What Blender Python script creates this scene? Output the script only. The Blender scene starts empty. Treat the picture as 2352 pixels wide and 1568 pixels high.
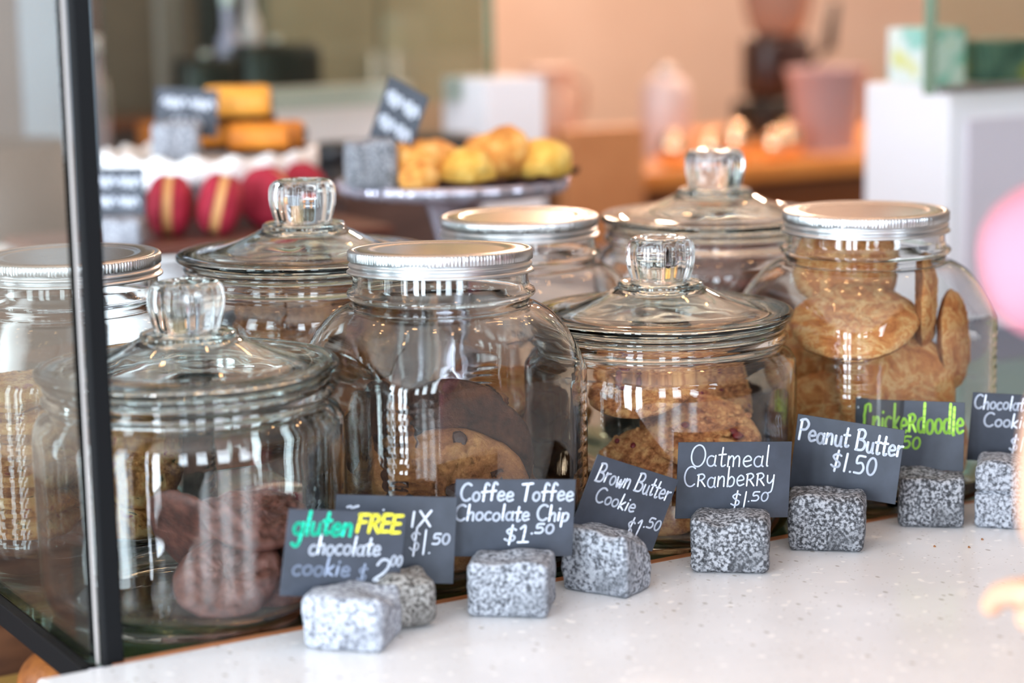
import bpy, bmesh, math, random
from mathutils import Vector, Matrix, noise
PI = math.pi
R = math.radians
scn = bpy.context.scene
COL = scn.collection

# ------------------------------------------------------------------ camera
cd = bpy.data.cameras.new('camera')
cam = bpy.data.objects.new('camera', cd); COL.objects.link(cam)
fwd = Vector((.5015, .8471, -.1757)).normalized()
rgt = Vector((.8588, -.5120, -.0169)); rgt = (rgt - fwd * rgt.dot(fwd)).normalized()
upv = rgt.cross(fwd)
M = Matrix((rgt, upv, -fwd)).transposed().to_4x4(); M.translation = (0, 0, .4924)
cam.matrix_world = M
cd.sensor_width = 36; cd.lens = 4913 * 36 / 2352; cd.clip_start = .05
cd.dof.use_dof = True; cd.dof.focus_distance = 1.770; cd.dof.aperture_fstop = 2.6
scn.camera = cam

# ------------------------------------------------------------------ world, lights, exposure
w = bpy.data.worlds.new('world'); scn.world = w; w.use_nodes = True
w.node_tree.nodes['Background'].inputs[0].default_value = (.62, .72, .9, 1)
w.node_tree.nodes['Background'].inputs[1].default_value = .5
scn.view_settings.view_transform = 'Standard'; scn.view_settings.look = 'None'
scn.view_settings.exposure = 0.0; scn.view_settings.gamma = 1; scn.view_settings.use_curve_mapping = False

def area(loc, target, sx, sy, energy, col):
    l = bpy.data.lights.new('area', 'AREA'); l.shape = 'RECTANGLE'; l.size = sx; l.size_y = sy
    l.energy = energy; l.color = col
    o = bpy.data.objects.new('daylight', l); COL.objects.link(o); o.location = loc
    o.rotation_euler = (Vector(target) - Vector(loc)).to_track_quat('-Z', 'Y').to_euler()
    return o
def bulb(loc, energy, rad=.035, col=(1, .56, .26)):
    l = bpy.data.lights.new('bulb', 'POINT'); l.energy = energy; l.shadow_soft_size = rad; l.color = col
    o = bpy.data.objects.new('bulb', l); COL.objects.link(o); o.location = loc
    return o
DAY = (.78, .89, 1.0)
# tall street windows on the left wall and behind the camera
for y0 in (-1.1, -.35, .75, 2.35):
    area((-2.45, y0, .40), (-1.45, y0, .40), .46, 2.6, 108, DAY)
for x0 in (-1.6, -.5, .6, 1.7):
    area((x0, -2.45, .85), (x0, -1.45, .80), .55, 1.7, 42, DAY)
area((-2.45, 4.6, .55), (-1.45, 4.6, .55), .5, 2.0, 24, (.75, .88, 1))
# warm lamps over the service bar
for x, y, z in ((.9, 2.15, 1.35), (1.35, 1.75, 1.45), (1.75, 2.35, 1.3), (.55, 2.7, 1.5), (2.1, 1.65, 1.35), (1.1, 1.35, 1.4), (.5, 1.8, 1.5), (1.2, 2.6, 1.25), (1.6, 1.3, 1.5), (.8, 1.5, 1.25), (1.9, 2.1, 1.5), (1.0, 1.9, 1.2), (1.45, 2.1, 1.22), (.7, 2.3, 1.2), (1.5, 1.55, 1.3), (.95, 1.2, 1.3), (2.3, 2.4, 1.4),
                (.35, 2.05, 1.15), (.75, 1.75, 1.05), (1.15, 1.65, 1.1), (1.6, 1.85, 1.08), (2.0, 1.9, 1.15), (1.05, 2.35, 1.1), (1.75, 2.75, 1.25), (.3, 1.5, 1.2), (1.3, 1.1, 1.2), (1.85, 1.5, 1.2)):
    bulb((x, y, z), .80, .022, (1, .52, .22))
for x, y, z, e in ((2.9, 3.9, .95, 22), (3.5, 3.7, 1.0, 30), (2.35, 3.55, 1.1, 12), (3.3, 2.9, 1.15, 20), (4.2, 3.4, .9, 32), (3.2, 5.0, .9, 25)):
    bulb((x, y, z), e, .035, (1, .68, .50))

# ------------------------------------------------------------------ materials
def mat(name, col=(.8, .8, .8), rough=.5, metal=0, spec=None, coat=0):
    m = bpy.data.materials.new(name); m.use_nodes = True
    b = m.node_tree.nodes['Principled BSDF']
    b.inputs['Base Color'].default_value = (*col, 1); b.inputs['Roughness'].default_value = rough
    b.inputs['Metallic'].default_value = metal
    if spec is not None: b.inputs['Specular IOR Level'].default_value = spec
    if coat: b.inputs['Coat Weight'].default_value = coat; b.inputs['Coat Roughness'].default_value = .08
    return m
def srgb(r, g, b):
    f = lambda c: (c / 255 / 12.92) if c <= 10 else ((c / 255 + .055) / 1.055) ** 2.4
    return (f(r), f(g), f(b))
def noisy(m, scale, stops, detail=4, rough=.6, stretch=None, bump=0, bscale=None, bdist=.002, dist=0, kind='noise'):
    """colour ramp over noise in object space, plus bump"""
    nt = m.node_tree; N = nt.nodes; L = nt.links; b = N['Principled BSDF']
    tc = N.new('ShaderNodeTexCoord'); mp = N.new('ShaderNodeMapping'); L.new(tc.outputs['Object'], mp.inputs[0])
    if stretch: mp.inputs['Scale'].default_value = stretch
    if kind == 'noise':
        n = N.new('ShaderNodeTexNoise'); n.inputs['Scale'].default_value = scale; n.inputs['Detail'].default_value = detail
        n.inputs['Roughness'].default_value = rough; n.inputs['Distortion'].default_value = dist; out = n.outputs['Fac']
    else:
        n = N.new('ShaderNodeTexVoronoi'); n.inputs['Scale'].default_value = scale; out = n.outputs['Distance']
        if kind == 'edge': n.feature = 'DISTANCE_TO_EDGE'
    L.new(mp.outputs[0], n.inputs['Vector'])
    cr = N.new('ShaderNodeValToRGB'); L.new(out, cr.inputs[0])
    e = cr.color_ramp.elements
    while len(e) < len(stops): e.new(.5)
    for i, (p, c) in enumerate(stops): e[i].position = p; e[i].color = (*c, 1)
    L.new(cr.outputs[0], b.inputs['Base Color'])
    if bump:
        n2 = N.new('ShaderNodeTexNoise'); n2.inputs['Scale'].default_value = bscale or scale; n2.inputs['Detail'].default_value = 6
        n2.inputs['Roughness'].default_value = .65
        L.new(mp.outputs[0], n2.inputs['Vector']); bp = N.new('ShaderNodeBump'); bp.inputs['Strength'].default_value = bump
        bp.inputs['Distance'].default_value = bdist; L.new(n2.outputs['Fac'], bp.inputs['Height']); L.new(bp.outputs[0], b.inputs['Normal'])
    return m
def mixin(m, scale, col, lo, hi, kind='noise', stretch=None, detail=2):
    """lay a second colour over the base colour where another texture passes a threshold"""
    nt = m.node_tree; N = nt.nodes; L = nt.links; b = N['Principled BSDF']
    src = b.inputs['Base Color'].links[0].from_socket if b.inputs['Base Color'].links else None
    tc = N.new('ShaderNodeTexCoord'); mp = N.new('ShaderNodeMapping'); L.new(tc.outputs['Object'], mp.inputs[0])
    if stretch: mp.inputs['Scale'].default_value = stretch
    if kind == 'noise':
        n = N.new('ShaderNodeTexNoise'); n.inputs['Scale'].default_value = scale; n.inputs['Detail'].default_value = detail; out = n.outputs['Fac']
    else:
        n = N.new('ShaderNodeTexVoronoi'); n.inputs['Scale'].default_value = scale; out = n.outputs['Distance']
        if kind == 'edge': n.feature = 'DISTANCE_TO_EDGE'
    L.new(mp.outputs[0], n.inputs['Vector'])
    mr = N.new('ShaderNodeMapRange'); mr.inputs[1].default_value = lo; mr.inputs[2].default_value = hi; L.new(out, mr.inputs[0])
    mx = N.new('ShaderNodeMix'); mx.data_type = 'RGBA'; L.new(mr.outputs[0], mx.inputs[0])
    if src: L.new(src, mx.inputs[6])
    else: mx.inputs[6].default_value = b.inputs['Base Color'].default_value[:]
    mx.inputs[7].default_value = (*col, 1); L.new(mx.outputs[2], b.inputs['Base Color'])
    return m
def glassmat(name, col, rough=0, ior=1.5):
    m = bpy.data.materials.new(name); m.use_nodes = True; nt = m.node_tree; nt.nodes.clear()
    o = nt.nodes.new('ShaderNodeOutputMaterial'); g = nt.nodes.new('ShaderNodeBsdfGlass')
    g.inputs['Color'].default_value = (*col, 1); g.inputs['Roughness'].default_value = rough; g.inputs['IOR'].default_value = ior
    nt.links.new(g.outputs[0], o.inputs[0]); return m

GLASS = glassmat('clear_glass', (.985, .995, .99))
LIDGLASS = glassmat('lid_glass', (.955, .99, .985))
GLASSG = glassmat('green_edge_glass', (.80, .93, .86))
PANE = glassmat('pane_glass', (.97, .99, .98))
METAL = mat('brushed_lid_metal', (.60, .61, .62), .30, 1)
METALTOP = noisy(mat('lid_disc_metal', (.74, .72, .68), .25, 1), 60, [(.3, (.52, .50, .47)), (.7, (.60, .58, .55))], stretch=(1, 1, 1))
CHALK = noisy(mat('chalkboard_card', (.05, .055, .07), .55), 35, [(.3, srgb(44, 50, 60)), (.7, srgb(58, 64, 76))])
WHITECHALK = mat('white_chalk_ink', srgb(225, 232, 245), .7)
FAINTCHALK = mat('faint_chalk_ink', srgb(150, 162, 185), .7)
LIME = mat('lime_chalk_ink', srgb(180, 235, 90), .7)
TEAL = mat('teal_chalk_ink', srgb(20, 215, 175), .7)
YELLOW = mat('yellow_chalk_ink', srgb(232, 222, 60), .7)
BLACK = mat('black_frame_metal', srgb(10, 11, 13), .5, 0, .12)
def granite(name, dark, mid, light, sc=420):
    m = mat(name, mid, .75)
    noisy(m, sc, [(.36, dark), (.47, mid), (.60, light)], detail=3, rough=.55, bump=.5, bscale=260, bdist=.0012)
    mixin(m, 30, tuple(c * .6 for c in mid), .55, .75)
    return m
G1 = granite('pale_granite', srgb(84, 86, 95), srgb(140, 143, 152), srgb(176, 179, 187), 330)
G2 = granite('grey_granite', srgb(66, 68, 74), srgb(122, 126, 134), srgb(168, 172, 180), 330)
G3 = granite('dark_granite', srgb(36, 37, 41), srgb(84, 86, 91), srgb(160, 162, 167), 360)
G4 = granite('brown_grey_granite', srgb(45, 42, 40), srgb(112, 108, 104), srgb(160, 158, 155), 360)

QUARTZ = mat('white_quartz', srgb(226, 222, 218), .22)
noisy(QUARTZ, 9, [(.3, srgb(214, 214, 216)), (.7, srgb(224, 224, 226))])
mixin(QUARTZ, 70, srgb(178, 173, 168), .14, .09, 'vor', (1, .6, 1))
mixin(QUARTZ, 170, srgb(190, 186, 182), .15, .10, 'vor', (.8, 1, 1))
mixin(QUARTZ, 90, srgb(240, 238, 236), .66, .72, 'noise', None, 1)

WOODTRIM = noisy(mat('copper_wood_trim', (.4, .2, .1), .3), 30, [(.3, srgb(150, 92, 58)), (.7, srgb(196, 130, 88))], stretch=(1, 8, 8))
SHELFBOARD = noisy(mat('shelf_board', (.1, .06, .04), .4), 14, [(.3, srgb(62, 56, 34)), (.7, srgb(120, 108, 62))], stretch=(1, 5, 5))
DARKWOOD = noisy(mat('dark_wood', (.08, .05, .04), .45), 12, [(.3, srgb(66, 40, 28)), (.7, srgb(112, 72, 48))], stretch=(1, 6, 6))

def cookie_mat(name, stops, sc, bump=.6, bsc=220, rough=.75, detail=8, bd=.003):
    return noisy(mat(name, (.5, .3, .15), rough), sc, stops, detail=detail, rough=.68, bump=bump, bscale=bsc, bdist=bd)
CK_CHOC = cookie_mat('chocolate_cookie_crumb', [(.38, srgb(76, 42, 35)), (.55, srgb(118, 70, 58)), (.7, srgb(140, 90, 76))], 60, .5, 150, .42)
CK_CHIP = cookie_mat('brown_cookie_crumb', [(.38, srgb(104, 60, 36)), (.47, srgb(158, 102, 62)), (.54, srgb(182, 124, 76)), (.64, srgb(206, 150, 94))], 30, 1, 260, bd=.005)
CK_OAT = cookie_mat('oatmeal_cookie_crumb', [(.38, srgb(140, 78, 42)), (.5, srgb(198, 128, 76)), (.6, srgb(230, 172, 112))], 90, 1, 200)
CK_SNICK = cookie_mat('snickerdoodle_crumb', [(.34, srgb(180, 98, 46)), (.44, srgb(220, 142, 76)), (.485, srgb(228, 158, 92)), (.50, srgb(248, 208, 146)), (.53, srgb(232, 168, 104)), (.60, srgb(220, 142, 78)), (.70, srgb(184, 102, 50))], 60, .8, 240, .8, 6)
CK_SNICK.node_tree.nodes['Noise Texture'].inputs['Distortion'].default_value = .5
CK_TRAIL = cookie_mat('trail_mix_cookie_crumb', [(.38, srgb(150, 88, 40)), (.5, srgb(220, 150, 82)), (.62, srgb(244, 196, 128))], 80, 1, 200)
mixin(CK_TRAIL, 60, srgb(176, 70, 52), .66, .69)
mixin(CK_TRAIL, 90, srgb(132, 112, 60), .70, .72)
BAKED = {'brown_cookie_crumb': cookie_mat('baked_shaded_bottom', [(.38, srgb(44, 24, 17)), (.5, srgb(74, 44, 30)), (.62, srgb(98, 60, 40))], 60, 1, 260),  # baked brown, deepened further for the shade on leaning undersides
         'snickerdoodle_crumb': cookie_mat('baked_snickerdoodle_bottom', [(.38, srgb(134, 74, 34)), (.5, srgb(164, 98, 50)), (.62, srgb(184, 118, 66))], 60, 1, 260)}
CHIPM = mat('dark_chocolate', srgb(58, 32, 26), .35)
CRAN = mat('dried_cranberry', srgb(120, 24, 30), .4)
OATM = mat('oat_flake', srgb(238, 208, 160), .7)

# ------------------------------------------------------------------ helpers
def link(name, bm, m, parent=None, smooth=True, loc=None):
    me = bpy.data.meshes.new(name); bm.to_mesh(me); bm.free()
    if smooth:
        for p in me.polygons: p.use_smooth = True
    for mm in (m if isinstance(m, (list, tuple)) else [m]): me.materials.append(mm)
    o = bpy.data.objects.new(name, me); COL.objects.link(o)
    if parent: o.parent = parent
    if loc is not None: o.location = loc
    return o
def tag(o, label=None, cat=None, group=None, kind=None):
    if label: o['label'] = label
    if cat: o['category'] = cat
    if group: o['group'] = group
    if kind: o['kind'] = kind
    return o
def empty(name, loc=(0, 0, 0), rz=0, rot=None):
    o = bpy.data.objects.new(name, None); COL.objects.link(o); o.location = loc; o.rotation_euler = rot or (0, 0, rz)
    o.empty_display_size = .02
    return o
def box_bm(x0, x1, y0, y1, z0, z1, bev=0, bm=None, seg=2):
    b = bmesh.new()
    v = [b.verts.new((x, y, z)) for x in (x0, x1) for y in (y0, y1) for z in (z0, z1)]
    for f in ((0, 1, 3, 2), (4, 6, 7, 5), (0, 4, 5, 1), (2, 3, 7, 6), (0, 2, 6, 4), (1, 5, 7, 3)): b.faces.new([v[i] for i in f])
    bmesh.ops.recalc_face_normals(b, faces=b.faces)
    if bev: bmesh.ops.bevel(b, geom=list(b.edges), offset=bev, segments=seg, affect='EDGES', profile=.5)
    if bm is None: return b
    me = bpy.data.meshes.new('t'); b.to_mesh(me); b.free(); bm.from_mesh(me); bpy.data.meshes.remove(me)
    return bm
def struct(name, bm, m, parent=None):
    return tag(link(name, bm, m, parent, smooth=False), kind='structure')
def lathe_bm(prof, n=64, bm=None, fr=None, cx=0, cy=0):
    """prof: list of (r, z); r=0 ends close with a fan. fr(r,z,angle)->r"""
    b = bm or bmesh.new(); rings = []
    for r, z in prof:
        if r < 1e-6: rings.append([b.verts.new((cx, cy, z))]); continue
        ring = []
        for i in range(n):
            a = 2 * PI * i / n; rr = fr(r, z, a) if fr else r
            ring.append(b.verts.new((cx + rr * math.cos(a), cy + rr * math.sin(a), z)))
        rings.append(ring)
    for p, q in zip(rings, rings[1:]):
        if len(p) == 1 and len(q) == 1: continue
        for i in range(n):
            j = (i + 1) % n
            if len(p) == 1: b.faces.new((p[0], q[j], q[i]))
            elif len(q) == 1: b.faces.new((p[i], p[j], q[0]))
            else: b.faces.new((p[i], p[j], q[j], q[i]))
    return b
def closed_ring(prof, n=64, fr=None):
    """lathe of a closed profile loop (ring solid)"""
    return lathe_bm(prof + [prof[0]], n, None, fr)
def fix(bm, merge=1e-6):
    bmesh.ops.remove_doubles(bm, verts=bm.verts, dist=merge)
    bmesh.ops.recalc_face_normals(bm, faces=bm.faces); return bm
def smoothprof(pts, k=5):
    out = []
    for i in range(len(pts) - 1):
        p0 = pts[max(i - 1, 0)]; p1 = pts[i]; p2 = pts[i + 1]; p3 = pts[min(i + 2, len(pts) - 1)]
        for j in range(k):
            t = j / k
            out.append(tuple(.5 * (2 * p1[d] + (p2[d] - p0[d]) * t + (2 * p0[d] - 5 * p1[d] + 4 * p2[d] - p3[d]) * t * t
                                   + (3 * p1[d] - p0[d] - 3 * p2[d] + p3[d]) * t ** 3) for d in range(len(p1))))
    out.append(tuple(pts[-1])); return out
def tube_bm(pts, r, n=10, bm=None):
    b = bm or bmesh.new(); rings = []
    for i, p in enumerate(pts):
        p = Vector(p); d = (Vector(pts[min(i + 1, len(pts) - 1)]) - Vector(pts[max(i - 1, 0)])).normalized()
        s = d.cross(Vector((0, 0, 1)) if abs(d.z) < .9 else Vector((1, 0, 0))).normalized(); t = s.cross(d)
        rr = r[i] if isinstance(r, (list, tuple)) else r
        rings.append([b.verts.new(p + (s * math.cos(2 * PI * k / n) + t * math.sin(2 * PI * k / n)) * rr) for k in range(n)])
    for p, q in zip(rings, rings[1:]):
        for k in range(n): b.faces.new((p[k], p[(k + 1) % n], q[(k + 1) % n], q[k]))
    b.faces.new(rings[0][::-1]); b.faces.new(rings[-1]); bmesh.ops.recalc_face_normals(b, faces=b.faces)
    return b
def copy_tree(o, parent=None):
    c = o.copy(); COL.objects.link(c)
    if parent: c.parent = parent
    for ch in list(o.children): copy_tree(ch, c)
    return c
VR = Vector((.8605, -.5095, 0)); VU = Vector((0, 0, 1)); VT = Vector((-.5095, -.8605, 0))   # right / up / towards the customers
def orient(n_view, spin=0):
    """rotation that turns local +Z to the direction (right, up, towards)"""
    n = (VR * n_view[0] + VU * n_view[1] + VT * n_view[2]).normalized()
    return (n.to_track_quat('Z', 'Y').to_matrix() @ Matrix.Rotation(spin, 3, 'Z')).to_euler()

# ------------------------------------------------------------------ the setting
FL = -1.0
struct('floor', box_bm(-2.6, 7, -2.6, 6.1, FL - .05, FL), noisy(mat('floor_tile', (.2, .2, .2), .4), 3, [(.3, srgb(78, 74, 72)), (.7, srgb(96, 90, 88))]))
struct('ceiling', box_bm(-2.6, 7, -2.6, 6.1, 2.0, 2.05), mat('ceiling_paint', srgb(206, 200, 194), .8))
WALLM = noisy(mat('peach_wall_paint', (.7, .6, .5), .85), 2, [(.3, srgb(222, 196, 176)), (.7, srgb(234, 210, 192))])
struct('wall_back', box_bm(-2.6, 7, 6.05, 6.1, FL, 2.0), WALLM)
struct('wall_right', box_bm(6.95, 7, -2.6, 6.05, FL, 2.0), WALLM)
GREYW = mat('grey_wall_paint', srgb(104, 98, 94), .85)
struct('wall_left', box_bm(-2.65, -2.6, -2.6, 6.1, FL, 2.0), GREYW)
struct('wall_front', box_bm(-2.6, 7, -2.65, -2.6, FL, 2.0), GREYW)

# white quartz counter
t = struct('trim_1', box_bm(.443, 3.2, .72, 1.413, -.03, 0, .003), QUARTZ)
t.name = 'quartz_counter'; del t['kind']
tag(t, 'white speckled quartz counter top running along the front of the display', 'counter')
base_t = link('base_cabinet', box_bm(.50, 3.15, .78, 1.40, FL, -.031), mat('counter_paint', srgb(210, 208, 206), .6), smooth=False)
tag(base_t, 'white painted cabinet carrying the quartz counter top', 'cabinet')

# display case: board, glass sheet, trim, corner post, rail, side pane
case = tag(empty('display_case', (.49, 1.42, 0)), 'glass sided display case with black metal frame holding the cookie jars', 'display case')
def inc(name, bm, m, sm=False, label=None):
    o = link(name, bm, m, case, sm); o.matrix_parent_inverse = Matrix.Translation((-.49, -1.42, 0)); 
    if label: o['label'] = label
    return o
inc('shelf_board', box_bm(.490, 2.6, 1.4135, 1.93, -.030, -.0135), SHELFBOARD)
inc('glass_shelf', box_bm(.492, 2.598, 1.424, 1.925, -.0125, -.0045, .001), GLASSG, label='green tinted glass shelf')
inc('front_trim', box_bm(.500, 2.6, 1.4135, 1.4235, -.0135, -.001, .001), WOODTRIM, label='copper brown wood edge strip')
inc('corner_post', box_bm(.4955, .5095, 1.4165, 1.4285, -.03, .66, .0012), BLACK, label='black metal corner post')
inc('bottom_rail', box_bm(.4800, .4885, 1.425, 1.93, -.022, -.003, .001), BLACK, label='black metal rail')
inc('rail_end_block', box_bm(.4845, .4975, 1.4150, 1.4245, -.02, -.004, .001), mat('white_plastic', srgb(220, 214, 224), .4), label='small white end block')
inc('side_pane', box_bm(.4895, .4945, 1.433, 1.93, -.012, .66), PANE, label='clear side pane')
inc('pane_edge_reflection', box_bm(.4930, .4955, 1.4287, 1.4312, -.004, .66, .0005), mat('painted_reflection', srgb(168, 160, 156), .45), label='pale strip standing for the reflection beside the post')  # solid pale strip in place of the reflection along the pane edge
inc('rail_screw', lathe_bm([(0, .0012), (.0016, .0010), (.002, 0)], 12), METAL, True).matrix_world = Matrix.Translation((.4796, 1.452, -.012)) @ Matrix.Rotation(-PI / 2, 4, 'Y')

# ------------------------------------------------------------------ jars
def rsq(h, rc, a):
    k = h - rc; c = abs(math.cos(a)); s = abs(math.sin(a))
    if c < s: c, s = s, c
    if h * s / c <= k: return h / c
    return k * (c + s) + math.sqrt(max(k * k * (c + s) ** 2 - 2 * k * k + rc * rc, 0))
def wob(a, z, amp, seed):
    return amp * noise.noise(Vector((math.cos(a) * 3 + seed, math.sin(a) * 3, z * 55)))
def screw_jar_mesh(H, seed):
    """square cracker jar, round neck, ribbed corner columns. levels (half width, corner radius, z)"""
    hn = .0728; Z = H - .0195
    lv = [(.070, .05, .002), (.078, .05, .0), (.086, .05, .001), (.094, .05, .006), (.0985, .05, .014), (.100, .05, .024)]
    zz = .03
    while zz < Z - .078: lv.append((.100, .05, zz)); zz += .0022
    z0 = Z - .076
    for i in range(0, 13):
        t = i / 12 * PI / 2
        h = hn + (.100 - hn) * math.cos(t); lv.append((h, .05 + (h - .05) * (i / 12) ** .8, z0 + (.050) * math.sin(t)))
    lv += [(hn, hn, Z - .0245), (hn + .0005, hn, Z - .020), (hn + .0030, hn, Z - .0175), (hn + .0038, hn, Z - .0155), (hn + .003, hn, Z - .0135), (hn + .0004, hn, Z - .012),
           (hn - .0006, hn, Z - .006), (hn - .0012, hn, Z + .008), (hn - .002, hn, Z + .0145), (hn - .004, hn, Z + .0155)]
    n = 128; bm = bmesh.new(); rings = []
    def ring(h, rc, z, outer, rib):
        out = []
        for i in range(n):
            a = 2 * PI * i / n; rc2 = min(rc, h); r = rsq(h, rc2, a)
            if outer: r += wob(a, z, .00035, seed)
            if rib:
                da = abs((a % (PI / 2)) - PI / 4)
                if da < .13: r += .00035 * (1 if int(z / .0044) % 2 else -.4) * (1 if da < .08 else .5)
                elif da < .16: r += .0005
            out.append(bm.verts.new((r * math.cos(a), r * math.sin(a), z)))
        return out
    zc = bm.verts.new((0, 0, .0035)); rings.append([zc])
    for h, rc, z in lv: rings.append(ring(h, rc, z, True, .03 <= z <= Z - .085))
    wl = .0034
    inner = [(h - wl, max(rc - wl, .02), max(z + (.0 if z > .02 else .007), .0085)) for h, rc, z in lv if not (.03 < z < Z - .09 and int(z / .0022) % 6)]
    for h, rc, z in reversed(inner): rings.append(ring(h, rc, z - (.0012 if h < .1 - wl - .001 and z > .1 else 0), False, False))
    rings.append([bm.verts.new((0, 0, .0085))])
    for p, q in zip(rings, rings[1:]):
        for i in range(n):
            j = (i + 1) % n
            if len(p) == 1: bm.faces.new((p[0], q[j], q[i]))
            elif len(q) == 1: bm.faces.new((p[i], p[j], q[0]))
            else: bm.faces.new((p[i], p[j], q[j], q[i]))
    bmesh.ops.recalc_face_normals(bm, faces=bm.faces)
    return bm
def lid_band_bm():
    r = .0755
    o = [(.0700, .0188), (.0735, .0195), (.0750, .0188), (.0755, .0175), (.0755, .0110), (.0750, .0103), (.0736, .0096), (.0736, .0086), (.0750, .0078),
         (.0754, .0066), (.0750, .0052), (.0737, .0046), (.0738, .0036), (.0752, .0030), (.0768, .0016), (.0768, .0004), (.0755, .0), (.0742, .0004),
         (.0734, .003), (.0734, .0170), (.0700, .0172)]
    def fr(rr, z, a):
        if .0108 < z < .0178 and rr > .0748: return rr + (.00045 if int(a / (2 * PI) * 320) % 2 else -.00045)
        return rr
    return fix(closed_ring(o, 640, fr), 1e-7)
def lid_disc_bm():
    return fix(lathe_bm([(0, .0184), (.052, .0184), (.0555, .0186), (.057, .0193), (.0590, .0196), (.0665, .0196), (.0680, .0190), (.0705, .0189), (.0705, .0174), (0, .0174)], 96))
BAND = None
def screw_jar(x, y, H, label, seed, tilt=(0, 0), rz=0):
    global BAND
    t = tag(empty('screw_top_jar', (x, y, -.0044), rz), label, 'jar')
    link('glass_body', screw_jar_mesh(H, seed), GLASS, t)
    if BAND is None:
        b = link('lid_band', lid_band_bm(), METAL, t); d = link('lid_disc', lid_disc_bm(), METALTOP, t); BAND = (b.data, d.data); d.parent = b
    else:
        b = bpy.data.objects.new('lid_band', BAND[0]); COL.objects.link(b); b.parent = t
        d = bpy.data.objects.new('lid_disc', BAND[1]); COL.objects.link(d); d.parent = b
    b.location = (0, 0, H - .0190 + .0005); b.rotation_euler = (tilt[0], tilt[1], 0)
    return t
def glass_jar_mesh(top, seed):
    """round jar; rim height top"""
    T = top
    sh = T - .046
    o = [(.0, .004), (.085, .004), (.092, .0), (.104, .001), (.112, .008), (.1165, .018), (.1188, .03), (.1192, .05), (.1190, .08), (.1190, sh - .03), (.1192, sh - .012), (.1192, sh),
         (.1178, sh + .011), (.1135, sh + .018), (.1085, sh + .0215), (.1065, sh + .024), (.1072, sh + .027), (.1105, sh + .029), (.1118, sh + .031), (.1105, sh + .0335), (.1080, sh + .0355),
         (.1080, sh + .0375), (.1098, sh + .040), (.1100, sh + .042), (.1080, sh + .0435)]
    i = [(.1045, sh + .0425), (.1035, sh + .036), (.1035, sh + .022), (.108, sh + .017), (.1135, sh + .009), (.1152, sh), (.1152, sh - .03), (.1152, .05), (.1145, .03), (.111, .018), (.104, .011), (.09, .0085), (0, .0085)]
    def den(p):
        out = []
        for (r0, z0), (r1, z1) in zip(p, p[1:]):
            k = max(1, int(abs(z1 - z0) / .006)); out += [(r0 + (r1 - r0) * q / k, z0 + (z1 - z0) * q / k) for q in range(k)]
        return out + [p[-1]]
    def fr(r, z, a): return r + wob(a, z, .0004 if r > .1165 else .0002, seed)
    return fix(lathe_bm(den(o) + den(i), 112, None, fr))
def glass_lid_mesh(seed):
    """flange, sloping dome, collar; local z 0 = flange underside"""
    o = [(.0, .0345), (.026, .0345), (.0335, .0340), (.0368, .0325), (.0372, .0305), (.0385, .0285), (.046, .0245), (.058, .0190), (.072, .0138), (.086, .0100), (.097, .0082), (.105, .0082), (.112, .0088), (.1152, .0078), (.1158, .0050), (.1140, .0020), (.1085, .0)]
    i = [(.1030, -.0005), (.1025, -.008), (.0990, -.009), (.0975, -.004), (.096, .001), (.086, .0052), (.072, .0088), (.058, .0135), (.046, .0185), (.030, .0245), (0, .026)]
    def fr(r, z, a): return r + wob(a, z * 3, .0005, seed)
    return fix(lathe_bm(smoothprof(o, 3) + smoothprof(i, 3), 112, None, fr))
def knob_mesh(seed):
    p = [(0, 0), (.0235, 0), (.0256, .0015), (.0270, .006), (.0288, .014), (.0298, .022), (.0293, .0295), (.0272, .0348), (.0232, .0374), (.0180, .0376), (.0120, .0362), (.006, .0366), (0, .0368)]
    def fr(r, z, a):
        return r * (1 + .03 * math.cos(9 * a + seed) * min(r / .022, 1) * (1 if .002 < z < .034 else .3))
    return fix(lathe_bm(smoothprof(p, 4), 96, None, fr))
def glass_jar(x, y, top, label, seed, rz=0):
    t = tag(empty('glass_lidded_jar', (x, y, -.0044), rz), label, 'jar')
    link('glass_body', glass_jar_mesh(top, seed), GLASS, t)
    l = link('glass_lid', glass_lid_mesh(seed), LIDGLASS, t, loc=(0, 0, top + .0002))
    link('lid_knob', knob_mesh(seed), GLASS, l, loc=(0, 0, .0346))
    return t
JA = glass_jar(.615, 1.530, .185, 'glass jar with knobbed glass lid holding dark chocolate cookies, behind the black post', 1)
JC = screw_jar(.834, 1.522, .2650, 'square glass jar with slightly crooked silver lid holding brown chocolate chip cookies', 2, (R(-2.0), R(1.6)))
JD = glass_jar(1.053, 1.523, .185, 'glass lidded jar of lumpy oatmeal cookies beside the crooked silver lid jar', 3, .3)
JF = screw_jar(1.275, 1.513, .2650, 'silver lidded glass jar packed with pale snickerdoodles at the right', 4)
JL = screw_jar(.599, 1.747, .2555, 'silver lidded glass jar at the far left seen through the side pane', 5)
JB = glass_jar(.817, 1.745, .233, 'tall glass jar with glass lid in back row, left of the back silver lid', 6, .5)
JE = screw_jar(1.044, 1.746, .2555, 'silver lidded glass jar in the back row between two glass knobs', 7)
JH = glass_jar(1.273, 1.745, .233, 'glass jar with knobbed lid in the back row, half hidden by snickerdoodle jar', 8, .9)

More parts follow.
